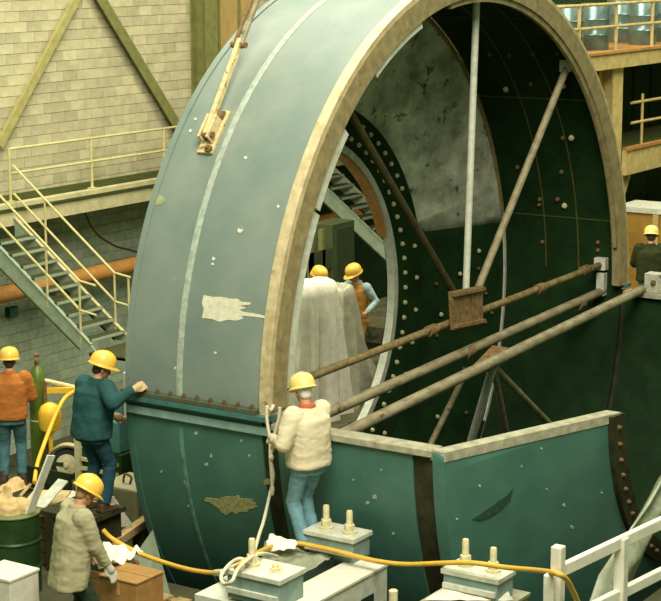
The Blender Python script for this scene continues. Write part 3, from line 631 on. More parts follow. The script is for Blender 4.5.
sheet('plastic_sheet', 'crumpled pale plastic sheet lying over the grey base frame', 'sheet', (on(256, 592, 'z', .11), on(312, 572, 'z', .11), on(344, 551, 'z', .11), on(262, 545, 'z', .11)), 16, 14, .05, plast, 3)
sheet('folded_paper', 'white folded paper sheet at the foot of the man in the pale jacket', 'paper', (on(262, 558, 'z', .16), on(292, 556, 'z', .16), on(296, 549, 'z', .2), on(268, 541, 'z', .26)), 8, 6, .03, clothw, 5, .06)
sheet('white_sheet', 'white board sheet in front of the bolted pad at the bottom edge', 'sheet', (on(422, 603, 'z', .13), on(510, 604, 'z', .13), on(503, 590, 'z', .17), on(464, 576, 'z', .17)), 10, 6, .012, white_p, 8)
# bottom-left corner of that pad: small stub pipe pieces
for i, (x, y, lab) in enumerate(((391, 597, 'short pale pipe stub standing by the frame at the bottom edge'), (287, 599, 'small pale pipe stub in front of the looped bearing pad'))):
    p = on(x, y, 'z', .05); o = MB().lathe((p.x, p.y, -.45 if i == 0 else -.3), [(.045, 0), (.045, .56 if i == 0 else .41), (.03, .57 if i == 0 else .42)], 12).build('pipe_stub', bolt_p, None, 40); tag(o, lab, 'pipe')
# white guard rail
wr_ = thing('timber_guard_rail', 'white painted guard rail at the bottom right corner', 'railing', on(556, 590, 'z', 0))
P0 = on(556, 560, 'z', 1.06); E1 = on(661, 517, 'z', 1.05); dr = (E1-P0).normalized()
side = Vector((-dr.y, dr.x, 0))
base = P0.copy()
MB().box((P0.x-.05, P0.y-.05, FLOOR), (P0.x+.05, P0.y+.05, 1.17)).build('post', white_p, wr_, bevel=.012)
MB().bar(P0+Vector((0, 0, -.12))+dr*.05, P0+dr*3.6+Vector((0, 0, -.02)), .06, .11).build('rail', white_p, wr_, bevel=.01)
MB().bar(P0+Vector((0, 0, -.60))+dr*.05, P0+dr*3.6+Vector((0, 0, -.52)), .06, .10).build('rail', white_p, wr_, bevel=.01)
for k in (.98, 2.2, 3.5):
    q_ = P0+dr*k; MB().box((q_.x-.055, q_.y-.05, FLOOR), (q_.x+.055, q_.y+.05, 1.0)).build('post', white_p, wr_, bevel=.012)
q_ = on(549, 590, 'z', .8); MB().box((q_.x-.06, q_.y-.05, FLOOR), (q_.x+.06, q_.y+.05, .93)).build('post', white_p, wr_, bevel=.012)
# hanging tarp beyond the rail
def hang(name, label, cat, left, right, plane, m, thick=.02, wav=.06):
    vs = []; n = len(left); k = 8
    for j in range(n):
        a = on(*left[j], *plane); c = on(*right[j], *plane)
        for i in range(k+1):
            u = i/k; p = a*(1-u)+c*u; vs.append(p+Vector((0, -1, 0))*(wav*math.sin(u*7+j*.7))*1.0)
    w = k+1; fs = [(j*w+i, j*w+i+1, (j+1)*w+i+1, (j+1)*w+i) for j in range(n-1) for i in range(k)]
    o = MB().add(vs, fs).build(name, m, None, 60); md = o.modifiers.new('solid', 'SOLIDIFY'); md.thickness = thick
    return tag(o, label, cat)
pq = on(700, 440, 'y', -3.35)
hsx = thing('hanging_sheet', 'pale grey plastic sheet hanging beyond the white guard rail', 'sheet', (pq.x, -3.35, FLOOR))
MB().box((pq.x-.05, -3.42, FLOOR), (pq.x+.05, -3.32, pq.z+.12)).build('post', woodm, hsx, bevel=.008)
o = hang('sheet', '', '', [(698, 428), (684, 438), (672, 452), (659, 480), (646, 508), (632, 532), (618, 556), (603, 578), (590, 608), (576, 650)], [(703, 448), (700, 462), (690, 474), (668, 494), (658, 514), (652, 540), (646, 560), (634, 582), (618, 610), (600, 652)], ('y', -3.35), plast)
del o['label'], o['category']; o.parent = hsx; o.location = -ORG[hsx.name]
# hose and rope
hz = [on(101, 528, 'z', .2), on(112, 538, 'z', .1), on(138, 552, 'z', .02), on(165, 562, 'z', .0), on(190, 569, 'z', .05), on(214, 572, 'z', .12), on(228, 570, 'z', .3), on(240, 562, 'z', .48), on(256, 552, 'z', .36), on(276, 544, 'x', -5.16),
      on(296, 543, 'x', -5.10), on(312, 546, 'x', -5.06), on(330, 550, 'x', -5.05), on(352, 556, 'x', -5.05), on(378, 562, 'x', -5.07), on(405, 565, 'x', -5.12), on(440, 564, 'x', -5.22), on(470, 564, 'x', -5.27), on(505, 569, 'x', -5.30), on(535, 572, 'z', .7), on(553, 575, 'z', 1.02), on(563, 580, 'z', .98), on(570, 592, 'z', .8), on(576, 606, 'z', .6)]
hs = thing('air_hose', 'yellow hose running across the foreground from the grey-coated man to the guard rail', 'hose', hz[0])
MB().tube(smoothpath(hz), .024, 8).build('hose_run', hosem, hs, 60); c0 = on(221, 572, 'z', .2)
MB().tube([on(213, 572, 'z', .12), on(221, 571.5, 'z', .21)], .034, 10).build('coupling', bolt_p, hs, 40)
rp = thing('tie_rope', 'white rope tied to the shell joint and hanging down to the bearing pad', 'rope', (-4.7, 0, 1))
RX = -4.68
MB().tube(smoothpath([on(266, 406, 'x', RX), on(266, 420, 'x', RX), on(269, 440, 'x', RX), on(269, 456, 'x', RX), on(270, 470, 'x', RX), on(271, 489, 'x', RX)]), .018, 8).build('strand', ropem, rp, 60)
MB().tube(smoothpath([on(279, 407, 'x', RX), on(278, 418, 'x', RX), on(274, 432, 'x', RX), on(273, 445, 'x', RX), on(269, 457, 'x', RX), on(272, 475, 'x', RX), on(268, 495, 'x', RX), on(262, 520, 'x', -5.0), on(257, 535, 'x', -5.3), on(252, 552, 'x', -5.8), on(247, 562, 'z', .45)]), .018, 8).build('strand', ropem, rp, 60)
MB().tube(smoothpath([on(247, 562, 'z', .45), on(238, 558, 'z', .5), on(228, 563, 'z', .45), on(219, 575, 'z', .4), on(222, 583, 'z', .35), on(230, 580, 'z', .42), on(236, 568, 'z', .46), on(250, 556, 'z', .5), on(262, 553, 'z', .42), on(275, 556, 'z', .2)]), .018, 8).build('loop', ropem, rp, 60)
k_ = on(270, 457, 'x', RX); MB().lathe(k_-Vector((0, 0, .04)), [(.012, 0), (.026, .02), (.028, .04), (.024, .06), (.012, .08)], 10).build('knot', ropem, rp, 60)
k_ = on(271, 489, 'x', RX); MB().lathe(k_-Vector((0, 0, .06)), [(.012, 0), (.022, .03), (.022, .08), (.015, .1)], 10).build('knot', ropem, rp, 60)
k_ = on(266, 406, 'x', RX); MB().tube(smoothpath([on(266, 406, 'x', RX), Vector((-4.62, on(266, 406, 'x', RX).y, H+.09)), Vector((-4.45, .0, H+.1))]), .018, 8).build('strand', ropem, rp, 60)

# ================================================================== people
def ik(a, t, l1, l2, pole):
    a = Vector(a); t = Vector(t); d = t-a; n = min(d.length, (l1+l2)*.995); d.normalize(); t = a+d*n
    x = (l1*l1-l2*l2+n*n)/(2*n); h = math.sqrt(max(l1*l1-x*x, 0)); p = Vector(pole); p = (p-d*p.dot(d)).normalized()
    return a+d*x+p*h, t
class Vol:
    """overlapping closed solids, fused into one continuous skin by a voxel remesh"""
    def __init__(s): s.m = MB()
    def ball(s, c, r, n=10):
        r = r if isinstance(r, (tuple, list)) else (r, r, r); c = Vector(c); vs = [c+Vector((0, 0, r[2]))]; fs = []
        k = n//2+1
        for i in range(1, k):
            ph = PI*i/k
            for j in range(n): vs.append(c+Vector((r[0]*math.sin(ph)*math.cos(2*PI*j/n), r[1]*math.sin(ph)*math.sin(2*PI*j/n), r[2]*math.cos(ph))))
        vs.append(c-Vector((0, 0, r[2])))
        for j in range(n): fs.append((0, 1+j, 1+(j+1) % n)); fs.append((len(vs)-1, 1+(k-2)*n+(j+1) % n, 1+(k-2)*n+j))
        for i in range(k-2):
            for j in range(n): fs.append((1+i*n+j, 1+(i+1)*n+j, 1+(i+1)*n+(j+1) % n, 1+i*n+(j+1) % n))
        s.m.add(vs, fs); return s
    def limb(s, pts, rs, n=12, balls=True):
        s.m.tube(pts, list(rs), n)
        if balls:
            for p, r in zip(pts, rs): s.ball(p, r*.99)
        return s
    def loft(s, rings, n=18):
        """rings: (centre, right vector, forward vector, rx, ry)"""
        vs = []; fs = []
        for c, u, v, rx, ry in rings:
            for k in range(n):
                a = 2*PI*k/n; ca, sa = math.cos(a), math.sin(a); e = .8
                vs.append(Vector(c)+u*(rx*math.copysign(abs(ca)**e, ca))+v*(ry*math.copysign(abs(sa)**e, sa)))
        for i in range(len(rings)-1):
            for k in range(n): fs.append((i*n+k, i*n+(k+1) % n, (i+1)*n+(k+1) % n, (i+1)*n+k))
        fs += [tuple(range(n))[::-1], tuple((len(rings)-1)*n+k for k in range(n))]
        s.m.add(vs, fs); return s
    def build(s, name, m, parent, vox, it=4, crease=0.0, seed=0):
        me = s.m.mesh(name); o = bpy.data.objects.new(name, me); COL.objects.link(o)
        md = o.modifiers.new('r', 'REMESH'); md.mode = 'VOXEL'; md.voxel_size = vox; md.use_smooth_shade = True
        ms = o.modifiers.new('s', 'SMOOTH'); ms.iterations = it; ms.factor = .5
        dg = bpy.context.evaluated_depsgraph_get(); me2 = bpy.data.meshes.new_from_object(o.evaluated_get(dg)); o.modifiers.clear(); o.data = me2; bpy.data.meshes.remove(me)
        me2.name = name
        if crease:
            ph = seed*1.7
            nn = [v.normal.copy() for v in me2.vertices]
            for v, q in zip(me2.vertices, nn):
                c = v.co
                d = noise.noise(Vector((c.x*7+ph, c.y*7, c.z*9)))*1.3+(abs(noise.noise(Vector((c.x*9-ph, c.y*9, c.z*17+ph))))-.2)*1.6
                v.co = c+q*(d*crease*.45)
        for p in me2.polygons: p.use_smooth = True
        me2.materials.clear(); me2.materials.append(m)
        if parent: o.parent = parent
        return o
def hand(V, wrist, d, palm_n, side, curl):
    """palm, four unequal bent fingers and a thumb leaving the side of the palm"""
    d = Vector(d).normalized(); n = Vector(palm_n); n = (n-d*n.dot(d)).normalized(); sx = d.cross(n).normalized()*side
    w = Vector(wrist); k = w+d*.085
    V.limb([w-d*.02, w+d*.02, w+d*.05], [.026, .028, .03], 10)
    for i in range(5): V.limb([w+d*.02+sx*(i-2)*.009, k+sx*(i-2)*.017], [.018, .016], 8)
    for i, (ln, off) in enumerate(((.072, .034), (.082, .0125), (.076, -.0105), (.060, -.032))):
        p = k+sx*off-d*.006; a = 0.0; pts = [p]; dd = d
        for seg, fr in enumerate((.46, .31, .23)):
            a += curl*(.75, 1.0, .7)[seg]; dd = d*math.cos(a)+n*math.sin(a); p = p+dd*(ln*fr); pts.append(p)
        V.limb(pts, [.0105, .010, .009, .008], 8)
    b0 = w+d*.025+sx*.024; b1 = b0+(d*.6+sx*.65+n*.35).normalized()*.042; b2 = b1+(d*.85+sx*.15+n*.5).normalized()*.032; b3 = b2+(d*.9-sx*.1+n*.45).normalized()*.024
    V.limb([b0, b1, b2, b3], [.014, .0125, .011, .009], 8)
PID = [0]
def person(label, loc, heading, jacket, trousers, hat=hatm, h=1.76, lean=0.0, side=0.0, hands=None, feet=((.12, .03), (-.12, -.03)), look=(0, 0), curl=.5, hair=None, coat=.82, twist=0.0, hips=None, gl=None, knee=(0, 1, 0), shell='jacket', bulk=1.0, sleeves=True, boots=None, shirt=None):
    PID[0] += 1; sd = PID[0]; k = h/1.76
    rz = math.atan2(-heading[0], heading[1])
    X = Vector((1, 0, 0)); Y = Vector((0, 1, 0)); Z = Vector((0, 0, 1))
    pel = Vector(hips or (0, -.10*math.sin(lean), .95*k))
    sp_ = Vector((math.sin(side), math.sin(lean)*math.cos(side), math.cos(lean)*math.cos(side))).normalized()
    tw = Matrix.Rotation(twist, 3, 'Z'); rx = tw @ X; rx = (rx-sp_*rx.dot(sp_)).normalized(); fy = sp_.cross(rx).normalized(); fy = fy if fy.y > 0 else -fy
    def T(z, f=0, r=0): return pel+sp_*(z*k)+fy*f*k+rx*r*k
    S = {1: T(.475, 0, .185), -1: T(.475, 0, -.185)}
    neck = T(.53, .01); hb = T(.60, .03)
    # head frame
    hy, hp = look; hf = Vector((math.sin(hy)*math.cos(hp), math.cos(hy)*math.cos(hp), -math.sin(hp))); hr = hf.cross(Z).normalized(); hu = hr.cross(hf)
    hc = hb+hu*.085*k+hf*.01
    if hands is None: hands = ((.27, .08, .80), (-.27, .08, .80))
    V = Vol()
    # body
    V.loft([(T(-.10), X, Y, .12, .10), (T(0), X, Y, .155, .11), (T(.15), rx, fy, .135, .10), (T(.32), rx, fy, .155, .115), (T(.45), rx, fy, .15, .10), (T(.51), rx, fy, .08, .07)])
    V.limb([T(.48), neck, hb, hc], [.06, .056, .054, .06], 12)
    def hv(r, f, u): return hc+hr*(r*k)+hf*(f*k)+hu*(u*k)
    V.ball(hv(0, -.012, .035), (.076, .09, .09), 14); V.ball(hv(0, .03, -.03), (.06, .062, .075), 12); V.ball(hv(0, .058, -.072), (.034, .03, .026), 10)   # skull, face, chin
    V.limb([hv(0, .088, .01), hv(0, .106, -.03), hv(0, .098, -.038)], [.010, .015, .013], 8)                     # nose
    V.limb([hv(-.042, .078, .022), hv(.042, .078, .022)], [.012, .012], 8)                                        # brow
    for s in (1, -1): V.ball(hv(s*.079, -.005, -.012), (.012, .02, .03), 8)
    arms = {}; legs = {}
    for s, tg in ((1, hands[0]), (-1, hands[1])):
        el, wr0 = ik(S[s], Vector(tg), .30*k, .265*k, (s*.55, -.75, -.5)); arms[s] = (S[s], el, wr0)
        V.limb([S[s], S[s]*.5+el*.5, el, el*.5+wr0*.5, wr0], [.058, .048, .040, .038, .027], 10)
        d = (wr0-el).normalized(); pn = Vector((-s*.7, .2, -.4)); hand(V, wr0, d, pn, -s if s > 0 else -s, curl)
    for s, (fx, fyy) in ((1, feet[0]), (-1, feet[1])):
        hip = pel+X*(s*.095*k)+Z*(-.04*k); an = Vector((fx, fyy, .095*k)); kn, an = ik(hip, an, .43*k, .435*k, knee); legs[s] = (hip, kn, an)
        V.limb([hip, hip*.5+kn*.5, kn, kn*.45+an*.55, an], [.085, .07, .052, .05, .036], 12)
        V.limb([an, an+Vector((0, .06, -.05*k)), an+Vector((0, .13, -.06*k))], [.036, .034, .028], 8)
    body = V.build('person', skin, None, .0085, 3)
    body.location = loc; body.rotation_euler = (0, 0, rz); tag(body, label, 'person'); ORG[body.name] = Vector()
    # trousers
    V = Vol(); V.loft([(T(-.14), X, Y, .165*bulk, .125), (T(-.02), X, Y, .18*bulk, .135), (T(.10), rx, fy, .165*bulk, .125)])
    for s in (1, -1):
        hip, kn, an = legs[s]; V.limb([hip+Z*.03, hip*.55+kn*.45, kn, kn*.5+an*.5], [.105, .092, .077, .073], 14); V.limb([kn*.5+an*.5, an+Z*.0], [.074, .072], 14, balls=False)
    V.build('trousers', trousers, body, .014, 3, .012, sd)
    # jacket / coat
    V = Vol(); hem = -(.95-coat)-.02
    V.loft([(T(hem), X.lerp(rx, .5), Y, .195*bulk, .15*bulk), (T(hem+.04), X.lerp(rx, .5), Y, .20*bulk, .155*bulk), (T(.12), rx, fy, .195*bulk, .15*bulk), (T(.30), rx, fy, .205*bulk, .155*bulk), (T(.42), rx, fy, .20*bulk, .145*bulk), (T(.50), rx, fy, .15, .11), (T(.545), rx, fy, .085, .085)])
    if sleeves:
        for s in (1, -1):
            a, e, wr0 = arms[s]; V.limb([a, a*.5+e*.5, e], [.092*bulk, .082*bulk, .070*bulk], 14); V.limb([e, e*.4+wr0*.6], [.070*bulk, .058], 14); V.limb([e*.4+wr0*.6, wr0], [.058, .052], 14, balls=False)
    V.build(shell, jacket, body, .0125, 3, .014, sd+3)
    V = Vol(); V.loft([(T(.515), rx, fy, .095, .092), (T(.575), rx, fy, .075, .08)]); V.build('collar', shirt or jacket, body, .012, 2)
    if not sleeves and shirt:
        for s in (1, -1):
            a, e, wr0 = arms[s]; V = Vol(); V.limb([a, a*.5+e*.5, e, wr0], [.085, .075, .064, .05], 14); V.build('sleeve', shirt, body, .0125, 3, .012, sd)
    for s in (1, -1):
        hip, kn, an = legs[s]; V = Vol(); V.limb([an+Z*.05, an], [.06, .058], 12); V.loft([(an+Vector((0, -.07, -.093*k)), X, Y, .001, .001), ]) if False else None
        V.m.add([an+Vector(q) for q in ((-.05, -.085, -.094), (.05, -.085, -.094), (.055, .19, -.094), (-.055, .19, -.094), (-.045, -.07, .0), (.045, -.07, .0), (.04, .15, -.045), (-.04, .15, -.045))], [(0,3,2,1),(4,5,6,7),(0,1,5,4),(1,2,6,5),(2,3,7,6),(3,0,4,7)])
        V.build('boot', boots or mat('brown_boot_leather', srgb(70, 50, 30), .7), body, .012, 3)
    if gl:
        for s in (1, -1):
            a, e, wr0 = arms[s]; d = (wr0-e).normalized(); V = Vol(); V.limb([wr0-d*.05, wr0+d*.01, wr0+d*.07], [.043, .042, .04], 10)
            for i in range(4):
                sx = d.cross(Vector((-s*.7, .2, -.4))).normalized(); V.limb([wr0+d*.06+sx*(i-1.5)*.022, wr0+d*.13+sx*(i-1.5)*.024+Vector((0, 0, -.02)), wr0+d*(.165-.012*abs(i-1.2))+sx*(i-1.5)*.022+Vector((0, 0, -.05))], [.015, .0145, .012], 8)
            sx = d.cross(Vector((-s*.7, .2, -.4))).normalized(); V.limb([wr0+d*.02-sx*.03*s, wr0+d*.07-sx*.06*s, wr0+d*.10-sx*.06*s], [.017, .016, .013], 8)
            V.build('glove', gl, body, .009, 2)
    # hair, eyes, mouth
    V = Vol(); V.ball(hv(0, -.025, .03), (.082, .086, .09), 14); V.ball(hv(0, -.05, -.03), (.066, .05, .055), 12); V.build('hair', hair or mat('dark_brown_hair', srgb(60, 42, 24), .7), body, .012, 2)
    eye = mat('eye_dark', (.01, .008, .006), .3)
    for s in (1, -1): V = MB(); V.lathe(hv(s*.032, .082, .004), [(.004, -.004), (.011, 0), (.004, .004)], 8, hf); o = V.build('eye', eye, body, 60)
    V = MB(); V.tube([hv(-.026, .082, -.055), hv(0, .09, -.057), hv(.026, .082, -.055)], .0055, 6); V.build('mouth', mat('lips', srgb(150, 84, 70), .6), body, 60)
    # hard hat
    hx = Vol(); m = MB(); n = 24; prof = [(1.0, 0), (1.0, .02), (.985, .05), (.93, .085), (.80, .118), (.58, .142), (.30, .155), (.02, .158)]
    hb0 = hv(0, -.008, .045); vs = []; fs = []
    for r, z in prof:
        for q in range(n): a = 2*PI*q/n; vs.append(hb0+hr*(.128*r*math.cos(a))+hf*(.152*r*math.sin(a))+hu*z)
    for i in range(len(prof)-1):
        for q in range(n): fs.append((i*n+q, i*n+(q+1) % n, (i+1)*n+(q+1) % n, (i+1)*n+q))
    fs += [tuple(range(n))[::-1], tuple((len(prof)-1)*n+q for q in range(n))]; m.add(vs, fs); hat_o = m.build('hard_hat', hat, body, 50)
    m = MB(); vs = []
    for z, g in ((-.006, 0), (-.012, 1), (-.004, 1), (.012, 0)):
        for q in range(n):
            a = 2*PI*q/n; ff = max(math.sin(a), 0)**3; e = g*(.012+.05*ff); vs.append(hb0+hr*((.129+e*.8)*math.cos(a))+hf*((.153+e)*math.sin(a))+hu*(z-(.012*ff if g else 0)))
    fs = [(i*n+q, i*n+(q+1) % n, ((i+1) % 4)*n+(q+1) % n, ((i+1) % 4)*n+q) for i in range(4) for q in range(n)]
    m.add(vs, fs).build('brim', hat, hat_o, 50)
    m = MB(); m.tube([hb0+hf*(.149*math.cos(a))+hu*(.02+.141*math.sin(a)) for a in [.25+(PI-.5)*i/10 for i in range(11)]], .008, 6); m.build('ridge', hat, hat_o, 50)
    return body
orange_cloth = mat('orange_brown_canvas', srgb(170, 104, 44), .9, 0, .2, 6, .05, .2)
denim = mat('blue_denim', srgb(72, 108, 112), .9, 0, .25, 8, .05, .2); dgreen = mat('dark_teal_cotton', srgb(38, 74, 72), .9, 0, .25, 5, .05, .2); dgreen2 = mat('dark_blue_cotton', srgb(34, 66, 74), .9, 0, .25, 5, .05, .2)
greyc = mat('olive_grey_coat_cloth', srgb(166, 158, 122), .9, 0, .16, 5, .04, .2); creamc = mat('cream_jacket_cloth', srgb(206, 192, 158), .9, 0, .14, 4, .04, .2); darkj = mat('dark_green_jacket_cloth', srgb(44, 50, 22), .9, 0, .2, 5, .04, .2)
lblue = mat('light_blue_denim', srgb(104, 140, 146), .9, 0, .25, 8, .05, .2); shirtb = mat('pale_blue_shirt', srgb(150, 170, 168), .9, 0, .15, 8, .04, .2); ltglove = mat('tan_leather_glove', srgb(196, 170, 120), .8)
def under(px, py, ztop): return on(px, py, 'z', ztop)
def loc_m(base, heading, p):   # world point -> person's own frame
    rz = math.atan2(-heading[0], heading[1]); return Matrix.Rotation(-rz, 3, 'Z') @ (Vector(p)-Vector(base))
AWAY = Vector((.836, .549, 0)); RIGHT = Vector((.549, -.836, 0))
# man in the cream jacket on the base frame
hd1 = Vector((.25, 1, 0)).normalized(); b1 = Vector((-4.84, -.70, .115))
person('man in a cream jacket, jeans and pale yellow hard hat standing against the mill joint', b1, hd1, creamc, lblue, hat=hatw, h=1.77, lean=.03, look=(.25, .35),
       hands=(loc_m(b1, hd1, (-4.76, -.36, 1.20)), loc_m(b1, hd1, (-5.02, -.40, 1.28))), feet=((.09, .03), (-.09, -.03)), hair=mat('white_hair', srgb(214, 208, 190), .8), coat=.91, bulk=1.22, gl=mat('pale_glove', srgb(196, 186, 156), .85), shirt=mat('red_collar', srgb(176, 92, 60), .9))
# work platform and man in dark blue-green
wp = thing('work_platform', 'low timber work platform under the man in dark clothes at the shell edge', 'platform', (-4.75, 2.5, FLOOR))
dkw0 = mat('dark_walk_timber', srgb(52, 50, 26), .85, 0, .3, 5, .05, .2)
for k in range(3): MB().box((-5.06+k*.22, 2.06, -.06), (-4.86+k*.22, 2.80, -.005)).build('plank', dkw0, wp)
for y in (2.2, 2.65): MB().box((-5.06, y-.06, FLOOR), (-4.42, y+.06, -.06)).build('bearer', dkw0, wp)
b2 = on(90, 347, 'z', 1.84); b2.z = 0; hd2 = (AWAY*.75+RIGHT*.66).normalized()
person('man in dark blue-green work clothes and yellow hard hat reaching to the shell joint', b2, hd2, dgreen, dgreen2, hat=hatm, h=1.74, lean=.16, look=(.5, .35),
       hands=(loc_m(b2, hd2, on(133, 388, 'x', -4.70)), loc_m(b2, hd2, (-4.50, 2.15, 1.05))), coat=.88, bulk=1.24, gl=ltglove)
# man in the orange-brown jacket
b3 = on(8, 345, 'z', 1.10); b3.z = FLOOR
person('man in an orange-brown jacket and yellow hard hat seen from behind at the left edge', b3, (AWAY*.9-RIGHT*.1).normalized(), orange_cloth, denim, h=1.72, lean=.05, look=(.0, .15), coat=.90, bulk=1.12,
       hands=((.20, .32, 1.05), (-.25, .3, 1.05)))
# man in the grey coat
b4 = on(84, 475, 'z', 1.06); b4.z = FLOOR; hd4 = (RIGHT*.80+AWAY*.42).normalized(); b4 -= hd4*.16
person('man in an olive-grey coat and yellow hard hat beside the cardboard box', b4, hd4, greyc, mat('dark_trousers', srgb(40, 54, 34), .9), h=1.74, lean=.15, look=(-.1, .62), coat=.70, bulk=1.2,
       hands=((.20, .34, .78), (-.22, .36, .80)), gl=mat('white_glove', srgb(206, 204, 188), .85), hair=mat('sandy_hair', srgb(150, 120, 76), .8))
# men beyond the far opening
b5 = on(358, 262, 'z', 1.10); b5.z = FLOOR; hd5 = (-AWAY*.7-RIGHT*.5).normalized()
person('man in a tan-orange vest and pale blue shirt standing beyond the far opening', b5, hd5, mat('tan_orange_vest', srgb(198, 134, 62), .85, 0, .2, 6, .05), mat('tan_orange_trousers', srgb(176, 116, 52), .9, 0, .25, 6, .05), h=1.72, lean=.05, look=(.2, .35), hands=((.05, .26, 1.36), (-.30, .16, 1.02)), shell='vest', sleeves=False, shirt=shirtb, coat=.80)
b6 = on(315, 264, 'z', 1.06); b6.z = FLOOR
person('man mostly hidden behind the white tarpaulin, only yellow hard hat showing', b6, (-AWAY*.6+RIGHT*.6).normalized(), greyc, denim, h=1.68, lean=.05, look=(0, .4), hands=((.2, .35, 1.1), (-.2, .35, 1.1)))
# man at the right edge
b7 = on(652, 227, 'x', 8.8); b7.z -= 1.80
st = thing('step_box', 'timber step box under the man at the right edge', 'box', (b7.x, b7.y, FLOOR))
MB().box((b7.x-.4, b7.y-.4, b7.z-.04), (b7.x+.4, b7.y+.4, b7.z-.001)).build('top_board', woodm, st); MB().box((b7.x-.36, b7.y-.36, FLOOR), (b7.x+.36, b7.y+.36, b7.z-.04)).build('box_body', woodm, st)
person('man in a dark green jacket and jeans with his back turned at the right edge', b7, (AWAY*.9+RIGHT*.2).normalized(), darkj, lblue, hat=hatw, h=1.70, lean=.08, look=(0, .3), coat=.88, bulk=1.2, hands=((.2, .35, 1.05), (-.2, .35, 1.05)))

# ================================================================== tarpaulins beyond the opening
def drape(name, label, m, c, top_z, bot_z, tw, td, bw, bd, seed, folds=9, amp=.05, rot=0.0, lean=(0, 0)):
    """cloth hanging over a stack: flat-ish top, sides falling in folds"""
    rr = random.Random(seed); n = 60; vs = []; fs = []; rings = []
    lv = [(0, .0), (.35, .0), (.75, .01), (.95, .03), (1, .10), (1, .22), (1, .38), (1, .54), (1, .70), (1, .86), (1, 1.0)]
    for q, (f, dn) in enumerate(lv):
        for k in range(n):
            a = 2*PI*k/n; ca, sa = math.cos(a), math.sin(a); s = .6
            x = math.copysign(abs(ca)**s, ca); y = math.copysign(abs(sa)**s, sa)
            W = tw+(bw-tw)*dn; D = td+(bd-td)*dn; fo = 1+amp*dn*2*math.sin(a*folds+seed+dn*2)+amp*dn*math.sin(a*folds*2.3+dn*4)
            fo += .10*noise.noise(Vector((a*4+seed, dn*5, seed)))*min(1, dn*4); p = Vector((x*W*max(f, .02)*fo+lean[0]*dn, y*D*max(f, .02)*fo+lean[1]*dn, 0)); p = Matrix.Rotation(rot, 3, 'Z') @ p
            vs.append(Vector(c)+p+Vector((0, 0, top_z+(bot_z-top_z)*dn+(.02*math.sin(a*3+seed) if f < 1 else 0))))
    L_ = len(lv)
    for i in range(L_-1):
        for k in range(n): fs.append((i*n+k, (i+1)*n+k, (i+1)*n+(k+1) % n, i*n+(k+1) % n))
    fs += [tuple(range(n)), tuple((L_-1)*n+k for k in range(n))[::-1]]
    return tag(MB().add(vs, fs).build(name, m, None, 70), label, 'tarpaulin')
c = on(316, 300, 'y', 4.05)
drape('white_tarpaulin', 'white tarpaulin draped over a stack beyond the far opening', clothw, (c.x-.15, 4.05, 0), on(316, 278, 'y', 4.05).z, FLOOR, .42, .3, .52, .42, 2, 9, .11)
c = on(348, 330, 'y', 4.0)
drape('plastic_cover', 'grey plastic cover hanging in folds beside the white tarpaulin', mat('cloudy_plastic', srgb(176, 174, 146), .3, 0, .3, 5, .06, .5), (c.x-.1, 4.1, 0), on(340, 284, 'y', 4.1).z, FLOOR, .22, .18, .62, .32, 5, 11, .20)

# ================================================================== clutter at the left
# gas cylinder
g = on(36, 350, 'z', FLOOR+1.62); gc = thing('gas_cylinder', 'tall olive-green gas cylinder beside the man in the orange-brown jacket', 'gas cylinder', (g.x, g.y, FLOOR))
g = Vector((g.x, g.y, FLOOR)); MB().lathe(g, [(.115, 0), (.12, .02), (.12, 1.22), (.112, 1.30), (.085, 1.38), (.05, 1.43), (.04, 1.45)], 22).build('cylinder_body', mat('olive_green_gloss', srgb(86, 108, 34), .4, 0, .2, 5, .03, .5), gc, 40)
MB().lathe(g+Vector((0, 0, 1.45)), [(.034, 0), (.034, .06), (.022, .07), (.022, .12), (.04, .125), (.04, .15), (.01, .155)], 12).build('valve', rust, gc, 40)
MB().lathe(g+Vector((0, 0, .70)), [(.1215, 0), (.1215, .02)], 22).build('band', bolt_p, gc, 40)
MB().tube([g+Vector((0, 0, 1.54)), g+Vector((-.10, -.08, 1.54))], .022, 8).build('regulator', rust, gc, 40)
g2 = g+AWAY*.35-RIGHT*.02; 
# welding cart with yellow tank
cx = on(66, 462, 'z', FLOOR+.30); ct = thing('welding_cart', 'small cart with black tyre, tan fender and yellow tank behind the dark-clothed man', 'cart', (cx.x, cx.y, FLOOR))
ax = (-AWAY+Vector((0, 0, .1))).normalized(); w0 = Vector((cx.x, cx.y, FLOOR+.30))
tyre = MB().lathe(w0-ax*.05, [(.15, 0), (.20, .005), (.215, .03), (.215, .07), (.20, .095), (.15, .10)], 24, ax).build('tyre', blkm, ct, 40)
MB().lathe(w0-ax*.03, [(.13, 0), (.14, .085), (.10, .10), (.04, .105), (.035, .13), (.01, .14)], 20, ax).build('wheel_hub', bolt_p, tyre, 40)
fm = MB(); vs = []; u = RIGHT; 
for q in range(13):
    a = math.radians(20+150*q/12)
    for rr in (.26, .275):
        for d in (-.09, .09): vs.append(w0+(u*math.cos(a)+Vector((0, 0, 1))*math.sin(a))*rr+ax*d)
fs = []
for q in range(12):
    A_ = q*4; B_ = A_+4; fs += [(A_, A_+1, B_+1, B_), (A_+2, B_+2, B_+3, A_+3), (A_, B_, B_+2, A_+2), (A_+1, A_+3, B_+3, B_+1)]
fs += [(0, 2, 3, 1), (48, 49, 51, 50)]
fm.add(vs, fs).build('fender', mat('tan_fender', srgb(190, 176, 128), .5), ct, 60)
tk = on(49, 414, 'y', cx.y+.25); MB().lathe(tk+Vector((0, 0, -.22)), [(.05, 0), (.13, .05), (.15, .12), (.15, .28), (.11, .36), (.04, .40)], 16).build('tank', yellow, ct, 40)
base_t = tk+Vector((0, 0, -.22)); MB().tube([base_t, Vector((base_t.x, base_t.y, FLOOR))], .03, 8).build('tank_stand', yellow, ct, 40)
